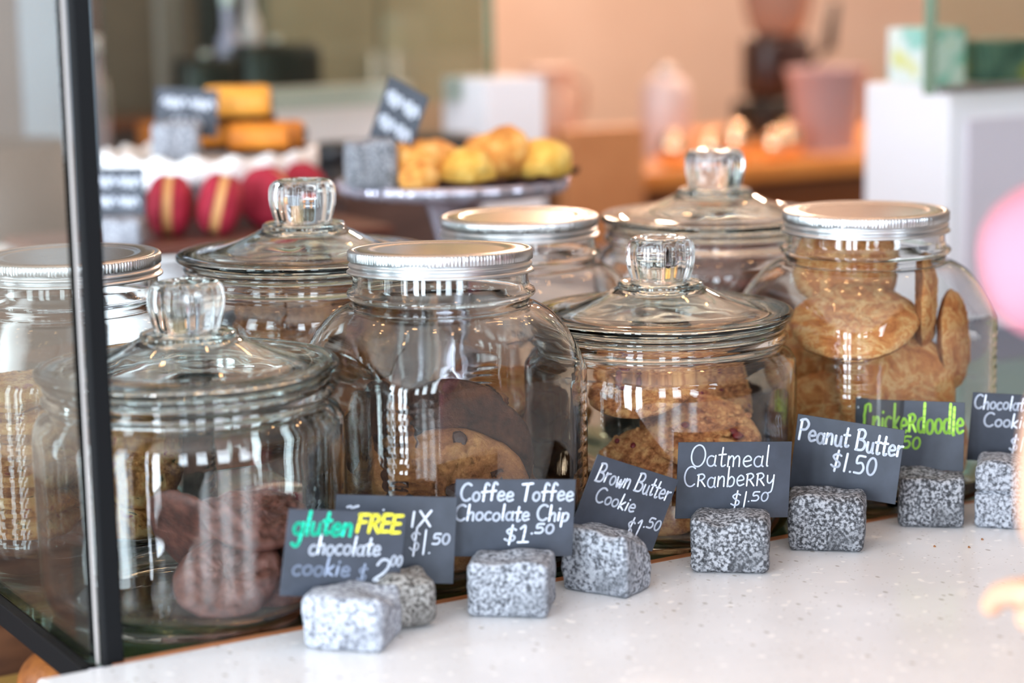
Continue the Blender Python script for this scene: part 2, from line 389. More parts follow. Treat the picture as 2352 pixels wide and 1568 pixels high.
# ------------------------------------------------------------------ cookies
def cookie_mesh(name, r, th, lump, seed, m, cracks=0, nr=22, na=84, fold=0, ridge=.35):
    bm = bmesh.new(); rings = []
    def pt(rho, a, top):
        rr = r * rho * (1 + .05 * noise.noise(Vector((math.cos(a) * 1.3, math.sin(a) * 1.3, seed))) + .025 * noise.noise(Vector((math.cos(a) * 5, math.sin(a) * 5, seed + 3))))
        x, y = rr * math.cos(a), rr * math.sin(a)
        e = max(0, 1 - rho ** 3.2) ** .55
        z = th * .62 * e if top else -th * .38 * min(1, e * 1.6)
        v = Vector((x / r * 3.2, y / r * 3.2, seed * 1.7))
        if top:
            z += lump * (noise.noise(v) * .8 + noise.noise(v * 2.7) * .45 - (1 - min(1, abs(noise.noise(v * 1.6 + Vector((3, 1, 7)))) / .12)) * ridge + noise.noise(v * 7) * .22) * (.35 + .65 * e)
            if cracks:
                q = abs(noise.noise(v * 1.25 + Vector((9, 4, 1)))); z -= cracks * max(0, 1 - q / .07) * e
        z += fold * ((x / r) ** 2 - .3) * r
        return (x, y, z)
    c0 = bm.verts.new(pt(0, 0, True)); rings.append([c0])
    rh = [((i + 1) / nr) for i in range(nr)]
    for q in rh: rings.append([bm.verts.new(pt(q, 2 * PI * k / na, True)) for k in range(na)])
    for q in reversed([.25, .6, .85, .97]): rings.append([bm.verts.new(pt(q, 2 * PI * k / na, False)) for k in range(na)])
    rings.append([bm.verts.new(pt(0, 0, False))])
    for p, q in zip(rings, rings[1:]):
        for i in range(na):
            j = (i + 1) % na
            if len(p) == 1: bm.faces.new((p[0], q[i], q[j]))
            elif len(q) == 1: bm.faces.new((p[j], p[i], q[0]))
            else: bm.faces.new((p[i], q[i], q[j], p[j]))
    bmesh.ops.recalc_face_normals(bm, faces=bm.faces)
    me = bpy.data.meshes.new(name); bm.to_mesh(me); bm.free(); me.materials.append(m); me.materials.append(BAKED.get(m.name, m))
    nb = 5 * na
    for i, p in enumerate(me.polygons):
        p.use_smooth = True
        if i >= len(me.polygons) - nb: p.material_index = 1
    return me
VAR = {}
def variants(kind):
    if kind not in VAR:
        spec = {'chocolate': (.04, .016, .0040, CK_CHOC, .0036, .22), 'chip': (.04, .014, .0075, CK_CHIP, .0045, .10), 'oat': (.04, .014, .0042, CK_OAT, 0, 0),
                'snick': (.04, .0165, .0018, CK_SNICK, .0018, 0), 'trail': (.04, .018, .003, CK_TRAIL, 0, 0)}[kind]
        VAR[kind] = [cookie_mesh(kind + '_cookie', spec[0], spec[1], spec[2], s + 11, spec[3], spec[4], fold=spec[5] * (1 if s % 2 == 0 else .3)) for s in range(3)]
    return VAR[kind]
rnd = random.Random(5)
def chunk_bm(n, r, seed, rr, flat=.5, rim=.85, th=.0085):
    """chunks studding a cookie's top; each returned as its own bmesh"""
    q = random.Random(seed); out = []
    for _ in range(n):
        b = bmesh.new(); bmesh.ops.create_icosphere(b, subdivisions=2, radius=rr * q.uniform(.7, 1.3))
        for v in b.verts: v.co *= 1 + .7 * noise.noise(v.co * 200 + Vector((_, seed, 0)))
        for v in b.verts: v.co.z *= flat
        a = q.uniform(0, 2 * PI); d = r * rim * math.sqrt(q.random())
        bmesh.ops.rotate(b, verts=b.verts, matrix=Matrix.Rotation(q.uniform(0, 3), 3, 'Z'))
        zz = th * max(0, 1 - (d / r) ** 3.2) ** .55
        bmesh.ops.translate(b, verts=b.verts, vec=(d * math.cos(a), d * math.sin(a), zz))
        out.append(b)
    return out
CNAME = {'chocolate': 'chocolate_cookie', 'chip': 'chocolate_chip_cookie', 'oat': 'oatmeal_cookie', 'snick': 'snickerdoodle', 'trail': 'trail_mix_cookie'}
CN = {}
def cookie(kind, jar, d, r, nrm, label, group, spin=0, v=None, thick=1, chunks=False):
    ms = variants(kind); i = CN.get(kind, 0); CN[kind] = i + 1
    o = bpy.data.objects.new(CNAME[kind], ms[(i if v is None else v) % 3]); COL.objects.link(o)
    o.location = (jar[0] + d[0], jar[1] + d[1], d[2]); o.rotation_euler = orient(nrm, spin + i * 1.3); s = r / .04; o.scale = (s, s, (s + 1) / 2 * thick)
    tag(o, label, 'cookie', group)
    if chunks:
        if kind == 'chip':
            for b in chunk_bm(8, .04, i + 3, .0044, .45, .80, .0062): link('chocolate_chip', b, CHIPM, o, smooth=False)
        if kind == 'oat':
            bb = bmesh.new()
            for b in chunk_bm(70, .04, i + 30, .0024, .35, .98, .0095):
                me = bpy.data.meshes.new('t'); b.to_mesh(me); b.free(); bb.from_mesh(me); bpy.data.meshes.remove(me)
            tag(link('oat_flakes', bb, OATM if False else CK_OAT, o), kind='stuff')
            for b in chunk_bm(4, .04, i + 60, .003, .6, .8, .0095): link('cranberry', b, CRAN, o)
    return o
a = (.615, 1.53); g = 'dark chocolate cookies in the jar behind the post'
cookie('chocolate', a, (.000, .002, .050), .048, (.50, .45, -.74), 'large dark chocolate cookie leaning with its shaded underside showing at the left of the pile', g, thick=.7, v=1)
cookie('chocolate', a, (.016, -.026, .054), .036, (.58, .45, -.68), 'dark chocolate cookie leaning against the large one in the middle of the pile', g, thick=.8, v=2)
cookie('chocolate', a, (.036, -.036, .067), .041, (.12, .94, .32), 'dark chocolate cookie lying on top of the pile, beside the gluten free card', g, v=1)
cookie('chocolate', a, (.002, -.052, .030), .042, (-.12, .74, .66), 'cracked dark chocolate cookie facing out at the front bottom of the pile', g, v=0)
cookie('chocolate', a, (.044, -.056, .030), .036, (.35, .55, .75), 'dark chocolate cookie behind the left edge of the gluten free card', g)
cookie('chocolate', a, (.052, .014, .034), .042, (.3, .9, .3), 'dark chocolate cookie at the back of the pile', g)
a = (.834, 1.522); g = 'brown chocolate chip cookies in the crooked lid jar'
cookie('chip', a, (-.014, -.032, .058), .066, (-.08, .55, .82), 'big brown cookie with dark chips facing out at the front', g, chunks=True, v=0)
cookie('chip', a, (.020, .008, .090), .064, (.25, .30, -.92), 'large brown cookie leaning with its dark underside out above the front one', g, v=1)
cookie('chip', a, (-.036, .046, .074), .058, (-.75, .1, .6), 'brown cookie on edge behind the front one at the left', g)
cookie('chip', a, (-.062, .022, .062), .046, (-.9, .1, .35), 'brown cookie on edge against the left glass wall', g)
cookie('chip', a, (.056, -.008, .060), .042, (.75, .3, .5), 'brown cookie sloping down to the right glass wall', g)
cookie('chip', a, (.008, -.036, .024), .062, (.1, .7, .7), 'brown cookie low in the jar behind the coffee toffee card', g)
cookie('chip', a, (-.010, .004, .022), .065, (0, 1, .2), 'brown cookie flat on the jar floor', g)
cookie('chip', a, (-.052, .034, .112), .040, (-.85, .1, -.4), 'brown cookie on edge high against the left glass wall', g)
cookie('chip', a, (.062, .020, .100), .036, (.85, .2, -.45), 'brown cookie on edge high against the right glass wall', g)
a = (1.053, 1.523); g = 'oatmeal cranberry cookies in the middle glass lidded jar'
cookie('oat', a, (-.0269, -.010, .124), .048, (-.15, .93, .30), 'oatmeal cookie lying tilted at the top left of the heap', g, chunks=True)
cookie('oat', a, (.0145, -.0385, .086), .053, (.1, .88, .42), 'broad oatmeal cookie with cranberries in the middle of the heap', g, chunks=True)
cookie('oat', a, (-.045, -.034, .060), .038, (-.2, .6, .8), 'round oatmeal cookie just above the brown butter card', g, chunks=True)
cookie('oat', a, (.070, .006, .104), .036, (.5, .3, .7), 'shaded oatmeal cookie against the right glass wall', g, chunks=True)
cookie('oat', a, (.030, -.016, .040), .050, (.2, .8, .5), 'oatmeal cookie behind the oatmeal cranberry card', g)
cookie('oat', a, (-.030, -.034, .026), .046, (-.2, .7, .7), 'oatmeal cookie at the bottom between two cards', g, chunks=True)
cookie('oat', a, (.058, .022, .050), .043, (.7, .5, .3), 'oatmeal cookie at the back right of the heap', g)
cookie('oat', a, (0, .03, .018), .060, (0, 1, 0), 'oatmeal cookie flat on the jar floor', g)
a = (1.275, 1.513); g = 'snickerdoodles in the right silver lidded jar'
cookie('snick', a, (-.030, -.022, .163), .057, (-.12, .86, .42), 'plump snickerdoodle tilted back just under the jar shoulder', g, v=0)
cookie('snick', a, (.004, -.038, .100), .056, (.06, .25, .96), 'large cracked snickerdoodle facing straight out', g, v=1)
cookie('snick', a, (.042, -.034, .178), .045, (.97, 0, .26), 'snickerdoodle standing edge on under the lid at the right', g)
cookie('snick', a, (.076, -.036, .138), .046, (.90, .08, .42), 'snickerdoodle on edge against the right glass wall', g)
cookie('snick', a, (.080, .004, .084), .043, (.92, .1, .25), 'darker snickerdoodle at the far right behind the chocolate cookie card', g)
cookie('snick', a, (-.044, .006, .070), .044, (-.3, .3, .9), 'snickerdoodle low at the left beside the peanut butter card', g)
cookie('snick', a, (-.020, .044, .118), .042, (-.1, .3, .9), 'shaded snickerdoodle between the two big front ones', g)
cookie('snick', a, (.004, .030, .205), .050, (.0, .25, .9), 'snickerdoodle at the back up in the jar neck', g)
cookie('snick', a, (-.0206, -.018, .046), .052, (-.1, .5, .85), 'snickerdoodle behind the peanut butter card', g)
cookie('snick', a, (.052, -.025, .046), .050, (.4, .3, .85), 'snickerdoodle behind the green lettered card', g)
cookie('snick', a, (.01, .045, .06), .055, (0, .4, .9), 'snickerdoodle at the back of the jar low down', g)
a = (.599, 1.747); g = 'trail mix cookies in the far left jar'
zz = .024
for i in range(6):
    cookie('trail', a, (-.042 + .006 * math.sin(i * 2), .024, zz), .046, (.1 * math.sin(i), 1, .15), 'pale trail mix cookie, %s in the stack behind the side pane' % ('lowest', 'second from below', 'third from below', 'fourth from below', 'fifth from below', 'topmost')[i], g); zz += .0225
cookie('trail', a, (.040, -.028, .070), .040, (.1, .35, .9), 'trail mix cookie with red bits facing out to the right of the post', g, v=0)
cookie('trail', a, (.036, -.022, .030), .044, (.1, .8, .4), 'trail mix cookie under the one with red bits', g)
a = (.817, 1.745); g = 'brown cookies in the tall back jar at left'
for d, nn, l in (((-.02, .01, .17), (-.2, .7, .6), 'brown cookie topmost at the left in the tall back jar'), ((.03, -.01, .155), (.3, .7, .6), 'brown cookie topmost at the right in the tall back jar, by the crooked lid'),
        ((-.024, .0, .115), (-.2, .8, .5), 'brown cookie in the middle of the tall back jar'), ((.0, -.005, .06), (0, .9, .4), 'brown cookie low in the tall back jar behind the silver lid')):
    cookie('chip', a, d, .05, nn, l, g)
a = (1.044, 1.746); g = 'pale cookies in the back silver lidded jar'
for d, nn, l in (((0, 0, .080), (.1, .9, .3), 'pale cookie topmost in the back silver lidded jar'), ((.012, -.01, .052), (-.15, .95, .2), 'pale cookie in the middle of the back silver lidded jar'), ((0, 0, .025), (0, 1, .1), 'pale cookie on the floor of the back silver lidded jar')):
    cookie('snick', a, d, .05, nn, l, g)
a = (1.273, 1.745); g = 'dark cookies in the tall back jar at right'
for d, nn, l in (((-.020, .01, .165), (-.1, .85, .4), 'dark chocolate cookie topmost at the left in the right back jar'), ((.034, -.014, .150), (.3, .8, .4), 'dark chocolate cookie topmost at the right in the right back jar'),
        ((-.012, .005, .11), (.1, .9, .3), 'dark chocolate cookie in the middle of the right back jar'), ((.01, -.008, .06), (0, .95, .3), 'dark chocolate cookie low in the right back jar')):
    cookie('chocolate', a, d, .052, nn, l, g)

# ------------------------------------------------------------------ granite cobbles
def stone_bm(w, d, h, seed, skew=0, rough=.0022, slot=None, notch=None, n=20, rnd_=.006, kerf=None):
    b = bmesh.new(); bmesh.ops.create_cube(b, size=1); bmesh.ops.subdivide_edges(b, edges=list(b.edges), cuts=n, use_grid_fill=True)
    for v in b.verts:
        c = v.co; p = Vector((c.x * w, c.y * d, c.z * h)); k = rnd_
        q = Vector((max(-w / 2 + k, min(w / 2 - k, p.x)), max(-d / 2 + k, min(d / 2 - k, p.y)), max(-h / 2 + k, min(h / 2 - k, p.z))))
        dd = p - q
        if dd.length > 1e-9: p = q + dd.normalized() * min(k, dd.length * 1.0 if dd.length < k else k)
        s = Vector((p.x * 38, p.y * 38, p.z * 38 + seed * 7)); nn = noise.noise(s) * 1.1 + noise.noise(s * 3.1) * .5
        out = Vector((c.x, c.y, c.z)).normalized()
        flat = .5 if c.z < -.49 else 1
        p += out * nn * rough * flat
        if c.z > 0: p.x += skew * c.z
        if c.z > .45: p.z += .004 * noise.noise(Vector((c.x * 2.2, c.y * 2.2, seed)))
        if notch and c.z > -.1:
            nx, ny, nr, nd = notch; q2 = math.hypot((c.x - nx), (c.y - ny)); p.z -= nd * max(0, 1 - q2 / nr) * (c.z + .1) * 1.6
        if slot and c.z > .2 and abs(p.y - slot) < .0024: p.z -= .012 * (c.z - .2) / .3
        if kerf and abs(p.z - kerf) < .0021: p.x *= .84; p.y *= .84
        p.z += h / 2; b_ = max(p.z, 0); p.z = b_
        v.co = p
    bmesh.ops.recalc_face_normals(b, faces=b.faces)
    return b
def stone(x, y, yaw, w, d, h, m, label, seed, group='granite cobbles holding the price cards on the counter', fw=.008, **k):
    o = link('granite_cobble', stone_bm(w, d, h, seed, **k), m); o.location = (x + VT.x * fw, y + VT.y * fw, 0); o.rotation_euler = (0, 0, R(yaw)); return tag(o, label, 'stone', group)
stone(.6675, 1.3650, -45, .0615, .052, 0.0405, G1, 'palest granite cobble, holding the gluten free card', 1, fw=.001, notch=(.5, .1, .45, .012))
stone(.7230, 1.3900, -12, .044, .046, 0.0405, G4, 'brownish dark granite cobble half hidden behind the palest one', 2, rnd_=.011)
stone(.8085, 1.3720, -39.5, .0625, .048, 0.0440, G2, 'squarish grey granite cobble holding the coffee toffee card', 3)
stone(.9000, 1.3790, -64, .0600, .040, .0500, G2, 'angular wedge shaped granite cobble holding the brown butter card', 4, skew=-.006, notch=(.5, .4, .8, .014), rnd_=.004)
stone(1.0180, 1.3740, -39, .0630, .046, 0.0450, G3, 'speckled granite cobble holding the oatmeal cranberry card', 5, notch=(-.12, -.4, .3, .006))
stone(1.1235, 1.3800, -41, .0630, .046, 0.0460, G3, 'darkest granite cobble, holding the peanut butter card', 6)
stone(1.2460, 1.3880, -41, .0560, .044, 0.0445, G3, 'coarse speckled granite cobble holding the green lettered card', 7)
stone(1.3080, 1.3560, -47, .0620, .050, .0580, G2, 'granite cobble with a sawn groove across it at the right edge', 8, fw=.020, kerf=.0035, n=34)

# ------------------------------------------------------------------ chalk lettering (own single stroke hand)
def arc(cx, cy, rx, ry, a0, a1, n=10):
    return [(cx + rx * math.cos(R(a0 + (a1 - a0) * i / n)), cy + ry * math.sin(R(a0 + (a1 - a0) * i / n))) for i in range(n + 1)]
GL = {  # width, strokes ; x height .5, cap 1
 'C': (.62, [arc(.36, .5, .34, .5, 55, 310)]), 'T': (.6, [[(0, .97), (.6, 1.02)], [(.32, 1), (.28, 0)]]),
 'B': (.56, [[(.06, 1), (.04, 0)], [(.0, .97), (.3, 1.02), (.46, .85), (.38, .6), (.1, .53)], [(.1, .53), (.42, .48), (.54, .28), (.4, .03), (0, 0)]]),
 'O': (.66, [arc(.34, .5, .32, .52, 110, 480, 16)]), 'P': (.5, [[(.08, 1), (.05, 0)], [(0, .95), (.3, 1.03), (.5, .82), (.38, .55), (.1, .5)]]),
 'S': (.5, [[(.12, .05), (.1, .6), (.2, .95), (.4, .98), (.42, .75)]]),
 'F': (.5, [[(.06, 1), (.04, 0)], [(0, .98), (.48, 1)], [(.06, .55), (.4, .57)]]), 'R': (.52, [[(.06, 1), (.04, 0)], [(0, .95), (.3, 1.0), (.46, .8), (.34, .55), (.08, .5)], [(.2, .52), (.52, 0)]]),
 'E': (.46, [[(.44, 1), (.04, .98), (.04, 0), (.46, .02)], [(.04, .52), (.4, .53)]]),
 'r': (.34, [[(.05, .5), (.05, 0)], [(.05, .3), (.15, .46), (.32, .5)]]), 'q': (.46, [[(.06, .6), (.05, 0)], [(.0, .57), (.25, .62), (.38, .48), (.25, .33), (.07, .3)], [(.18, .32), (.44, 0)]]),
 'o': (.42, [arc(.21, .25, .19, .25, 90, 450, 12)]), 'a': (.44, [arc(.2, .24, .19, .25, 60, 330, 10), [(.39, .5), (.37, .1), (.44, 0)]]),
 'e': (.42, [[(.03, .25), (.36, .3), (.34, .45), (.2, .52), (.05, .38), (.04, .15), (.18, 0), (.4, .08)]]),
 'c': (.38, [arc(.22, .25, .2, .26, 55, 310)]), 'f': (.38, [[(.38, .92), (.26, 1.02), (.16, .85), (.14, 0)], [(0, .5), (.34, .54)]]),
 'h': (.42, [[(.05, 1), (.04, 0)], [(.05, .3), (.2, .5), (.34, .45), (.36, .2), (.37, 0)]]), 'l': (.16, [[(.08, 1), (.07, .1), (.12, 0)]]),
 't': (.32, [[(.16, .9), (.14, .1), (.24, 0), (.32, .06)], [(0, .55), (.32, .58)]]), 'i': (.14, [[(.07, .5), (.06, 0)], [(.08, .72), (.085, .75)]]), 'I': (.14, [[(.07, .5), (.06, 0)]]),
 'p': (.42, [[(.05, .5), (.03, -.35)], [(.05, .38), (.22, .52), (.38, .4), (.34, .1), (.18, 0), (.05, .1)]]),
 'u': (.42, [[(.04, .5), (.05, .12), (.18, 0), (.33, .12), (.36, .5)], [(.36, .5), (.37, .08), (.44, 0)]]), 'n': (.42, [[(.04, .5), (.03, 0)], [(.04, .3), (.2, .5), (.34, .42), (.36, 0)]]),
 'm': (.62, [[(.04, .5), (.03, 0)], [(.04, .3), (.16, .5), (.27, .42), (.28, 0)], [(.28, .3), (.42, .5), (.54, .42), (.56, 0)]]),
 'w': (.56, [[(0, .5), (.1, .05), (.18, 0), (.28, .4), (.36, .0), (.44, .03), (.54, .5)]]), 'k': (.4, [[(.05, 1), (.04, 0)], [(.34, .52), (.06, .22), (.38, 0)]]),
 'K': (.4, [[(.05, .62), (.04, 0)], [(.36, .62), (.06, .28), (.38, 0)]]), 'g': (.44, [arc(.2, .25, .18, .24, 60, 360, 10), [(.39, .5), (.37, -.3), (.24, -.52), (.06, -.42)]]),
 'b': (.42, [[(.05, 1), (.04, 0)], [(.05, .32), (.22, .5), (.38, .36), (.34, .08), (.16, 0), (.04, .08)]]), 'd': (.44, [arc(.2, .24, .18, .25, 60, 330, 10), [(.38, 1.05), (.37, .1), (.43, 0)]]),
 'y': (.44, [[(.03, .5), (.06, .18), (.2, .12), (.34, .3)], [(.38, .52), (.36, .0), (.3, -.3), (.16, -.38)]]), 'x': (.4, [[(.02, .5), (.38, 0)], [(.36, .52), (.02, -.02)]]),
 'V': (.5, [[(0, 1), (.22, 0), (.5, 1)]]), 'v': (.4, [[(0, .5), (.18, 0), (.38, .5)]]),
 '#': (1.0, [[(0, .3), (.12, .55), (.22, .1), (.34, .6), (.42, .05), (.56, .5), (.66, .0), (.78, .55), (.98, .2)]]),
 's': (.36, [[(.3, .46), (.14, .5), (.06, .38), (.24, .22), (.28, .06), (.06, .0)]]),
 '$': (.48, [[(.42, .78), (.24, .86), (.06, .7), (.2, .5), (.4, .36), (.38, .16), (.2, .1), (.02, .2)], [(.26, 1.05), (.22, -.12)]]),
 '1': (.22, [[(.12, 1), (.10, 0)]]), 'L': (.42, [[(.04, .85), (.22, 1), (.2, .02)], [(.0, 0), (.42, .02)]]), '.': (.14, [[(.06, .03), (.075, .04)]]),
 '5': (.48, [[(.42, 1), (.1, .97), (.07, .58), (.3, .62), (.43, .35), (.32, .05), (.02, .04)]]), '0': (.46, [arc(.22, .5, .2, .48, 90, 450, 14)]),
 '2': (.5, [[(.04, .75), (.16, .98), (.36, .95), (.42, .7), (.28, .35), (.02, .02), (.48, .04)]]), ' ': (.26, []), '~': (.4, [[(.02, .2), (.14, .3), (.18, .12), (.4, .34)]]),
}
def lettering(parent, W, H, text, u0, u1, v, cap, m, thick=.00085, slant=.08, slope=0, gap=.10, lift=.0004, jit=1):
    q = random.Random(hash_(text)); tot = sum(GL[c][0] + gap for c in text) - gap
    sx = (u1 - u0) * W / tot; sy = cap * H; bm = bmesh.new(); x = 0
    for ch in text:
        wd, st = GL[ch]; dy = q.uniform(-.04, .04) * jit
        for s in st:
            pts = smoothprof(s, 4) if len(s) > 2 and ch not in 'FETRxkK' else s
            P = [Vector((u0 * W - W / 2 + (x + px + slant * py) * sx, v * H - H / 2 + (py + dy) * sy + slope * (x * sx))) for px, py in pts]
            for k in range(len(P)):
                ring = [bm.verts.new((P[k].x + thick * math.cos(2 * PI * j / 8), P[k].y + thick * math.sin(2 * PI * j / 8), lift)) for j in range(8)]
                bm.faces.new(ring)
                if k:
                    d = P[k] - P[k - 1]
                    if d.length > 1e-6:
                        nn = Vector((-d.y, d.x)).normalized() * thick
                        vs = [bm.verts.new((p.x, p.y, lift)) for p in (P[k - 1] + nn, P[k - 1] - nn, P[k] - nn, P[k] + nn)]; bm.faces.new(vs)
        x += wd + gap
    bmesh.ops.recalc_face_normals(bm, faces=bm.faces)
    return link('lettering', bm, m, parent, smooth=False)
def hash_(s): return sum((i + 1) * ord(c) for i, c in enumerate(s))
def card(pos, yaw, roll, lean, w, h, label, group='chalkboard price cards standing in the granite cobbles'):
    """card local frame: x right, y up the card, z out of its face"""
    th, ph, ta = R(yaw), R(roll), R(lean)
    X = Vector((math.cos(th), math.sin(th), 0)); N = Vector((math.sin(th), -math.cos(th), 0)); Z2 = Vector((0, 0, 1)) * math.cos(ta) - N * math.sin(ta)
    A = X * math.cos(ph) + Z2 * math.sin(ph); B = -X * math.sin(ph) + Z2 * math.cos(ph); Nn = A.cross(B)
    Mx = Matrix((A, B, Nn)).transposed().to_4x4(); Mx.translation = pos
    t = tag(empty('price_card'), label, 'sign', group); t.matrix_world = Mx
    link('card_panel', box_bm(-w / 2, w / 2, -h / 2, h / 2, -.0008, 0, .0002, seg=1), CHALK, t, smooth=False)
    return t, w, h
t, W, H = card((.6716, 1.3840, .0611), -5.5, -9.2, 1, .0939, .0651, 'chalkboard card reading gluten free chocolate cookie in teal, yellow and white')
lettering(t, W, H, 'gluten', .05, .54, .72, .26, TEAL, .0013, .1)
lettering(t, W, H, 'FREE', .58, .95, .77, .20, YELLOW, .0013, .1)
lettering(t, W, H, 'chocolate', .20, .80, .49, .21, WHITECHALK, .0009, .1)
lettering(t, W, H, 'cookie', .08, .56, .25, .21, FAINTCHALK, .0009, .1)
lettering(t, W, H, '$', .63, .71, .18, .2, FAINTCHALK, .0008)
lettering(t, W, H, '2', .77, .90, .20, .25, WHITECHALK, .0010)
lettering(t, W, H, '.00', .88, 1.0, .38, .12, WHITECHALK, .0008)
t, W, H = card((.7277, 1.4100, .0576), -23.6, -4.2, 2.9, .0927, .0676, 'chalkboard card reading ix and 1.50, mostly behind the gluten free card')
lettering(t, W, H, '~', .09, .18, .84, .1, WHITECHALK, .0009)
lettering(t, W, H, '.', .38, .41, .83, .1, WHITECHALK, .0008)
lettering(t, W, H, 'Ix', .62, .79, .65, .34, WHITECHALK, .0009)
lettering(t, W, H, '$1.', .62, .80, .34, .28, WHITECHALK, .0007)
lettering(t, W, H, '50', .81, .95, .46, .12, WHITECHALK, .0008)
t, W, H = card((.8174, 1.3816, .0672), -22.1, -3.2, -2, .0938, .0619, 'chalkboard card reading Coffee Toffee Chocolate Chip 1.50')
lettering(t, W, H, 'Coffee Toffee', .04, .98, .73, .22, WHITECHALK, .00085, .1)
lettering(t, W, H, 'Chocolate Chip', .0, .95, .47, .20, WHITECHALK, .00085, .1)
lettering(t, W, H, '$L', .42, .62, .18, .21, WHITECHALK, .00085)
lettering(t, W, H, '.50', .64, .83, .30, .12, WHITECHALK, .00085)
t, W, H = card((.9260, 1.3900, .0610), -5.1, -22.1, -3, .0808, .0624, 'tilted chalkboard card reading Brown Butter Cookie 1.50')
lettering(t, W, H, 'Brown Butter', .07, .96, .68, .24, WHITECHALK, .00075, .08, .02)
lettering(t, W, H, 'Cookie', .14, .62, .42, .20, WHITECHALK, .00075, .1)
lettering(t, W, H, '$L', .60, .78, .09, .25, WHITECHALK, .00075)
lettering(t, W, H, '.50', .79, .98, .28, .14, WHITECHALK, .00075)
t, W, H = card((1.0309, 1.3860, .0664), -22.3, -2.5, -1.2, .0961, .0648, 'chalkboard card reading Oatmeal Cranberry 1.50')
lettering(t, W, H, 'Oatmeal', .11, .80, .68, .27, WHITECHALK, .00065, .05)
lettering(t, W, H, 'Cqanbeqqy', .06, .86, .42, .26, WHITECHALK, .00065, .05)
lettering(t, W, H, '$1', .48, .62, .15, .20, WHITECHALK, .00065)
lettering(t, W, H, '.50', .63, .81, .22, .12, WHITECHALK, .00065)
t, W, H = card((1.1499, 1.3856, .0682), -46.5, -6.6, -1.1, .0914, .0656, 'chalkboard card reading Peanut Butter 1.50')
lettering(t, W, H, 'Peanut', .03, .50, .66, .27, WHITECHALK, .0010, .05)
lettering(t, W, H, 'Butter', .57, 1.0, .64, .27, WHITECHALK, .0010, .05)
lettering(t, W, H, '$1.50', .36, .78, .34, .24, WHITECHALK, .0009, .06)
t, W, H = card((1.2391, 1.4080, .0738), -45.8, -.1, 5.2, .0951, .0609, 'chalkboard card reading Snickerdoodle in lime green letters')
lettering(t, W, H, 'Snickeqdoodle', .07, .99, .54, .40, LIME, .00115, .04)
lettering(t, W, H, '.50', .40, .60, .30, .17, LIME, .0009)
t, W, H = card((1.3353, 1.3656, .0743), -33.2, -3.7, -2, .0957, .0623, 'chalkboard card reading Chocolate Cookie, cut by the right edge of the photo')
lettering(t, W, H, 'Chocolate', .02, .54, .77, .20, WHITECHALK, .0008, .08)
lettering(t, W, H, 'Cooki e'.replace(' ', ''), .12, .55, .52, .20, WHITECHALK, .0008, .08)
lettering(t, W, H, '$', .38, .46, .16, .24, WHITECHALK, .0009)
lettering(t, W, H, '1.50', .48, .72, .17, .2, WHITECHALK, .0009)
# crumbs on the counter
for x, y, l in ((1.190, 1.318, 'leftmost tiny brown crumb on the counter before the green lettered card'), (1.212, 1.300, 'middle tiny brown crumb on the counter, nearest the camera'), (1.238, 1.312, 'rightmost tiny brown crumb on the counter before the grooved cobble')):
    b = bmesh.new(); bmesh.ops.create_icosphere(b, subdivisions=2, radius=.0011)
    for v in b.verts: v.co *= 1 + .4 * noise.noise(v.co * 900); v.co.z = max(v.co.z, -.0005)
    tag(link('cookie_crumb', b, CK_CHIP, loc=(x, y, .0006)), l, 'crumb', 'crumbs on the counter')

# ------------------------------------------------------------------ service bar behind the jars
def top(name, bm, m, label, cat, group=None, smooth=False, loc=None, rot=None):
    o = link(name, bm, m, None, smooth, loc)
    if rot: o.rotation_euler = rot
    return tag(o, label, cat, group)
WHITEP = mat('white_ceramic', srgb(238, 240, 242), .25)
PANELW = mat('white_laminate', srgb(232, 228, 232), .5)
top('back_counter', box_bm(.30, 1.60, 1.945, 2.86, -.06, -.03), DARKWOOD, 'dark wooden counter behind the jars under the cake stands', 'counter')
top('slate_counter', box_bm(1.605, 4.4, 1.945, 3.2, -.06, -.02), mat('slate_top', srgb(104, 114, 132), .5), 'blue grey slate counter under the white cabinet at the right', 'counter')
b = box_bm(.32, 1.58, 1.97, 2.84, FL, -.061); box_bm(1.62, 4.35, 1.97, 3.18, FL, -.061, 0, b)
top('bar_base', b, DARKWOOD, 'dark panelled base under the back counters', 'cabinet')

def scallop(prof, n=160, lobes=20, amp=.04, rmin=.1):
    def fr(r, z, a): return r * (1 + (amp * math.cos(lobes * a) * max(0, (r - rmin) / .04)))
    return fix(lathe_bm(prof, n, None, fr))
# white scalloped stand
t = tag(empty('cake_stand', (1.088, 2.608, -.03)), 'white scalloped cake stand carrying golden rolls', 'cake stand'); t.scale = (1, 1, 1.085)
def skirt(n=160, lobes=18):
    bm = bmesh.new(); prof = [(0, .256), (.115, .256), (.128, .259), (.138, .262), (.141, .258), (.142, .240), (.140, .228), (.136, .230), (.136, .250), (.12, .250), (0, .250)]
    rings = []
    for k, (r, z) in enumerate(prof):
        if r == 0: rings.append([bm.verts.new((0, 0, z))]); continue
        ring = []
        for i in range(n):
            a = 2 * PI * i / n; q = math.cos(lobes * a); ed = max(0, (r - .12) / .02)
            ring.append(bm.verts.new((r * (1 + .012 * q * ed) * math.cos(a), r * (1 + .012 * q * ed) * math.sin(a), z + .0045 * q * ed)))
        rings.append(ring)
    for p, q in zip(rings, rings[1:]):
        for i in range(n):
            j = (i + 1) % n
            if len(p) == 1: bm.faces.new((p[0], q[j], q[i]))
            elif len(q) == 1: bm.faces.new((p[i], p[j], q[0]))
            else: bm.faces.new((p[i], p[j], q[j], q[i]))
    return fix(bm)
link('plate', skirt(), WHITEP, t)
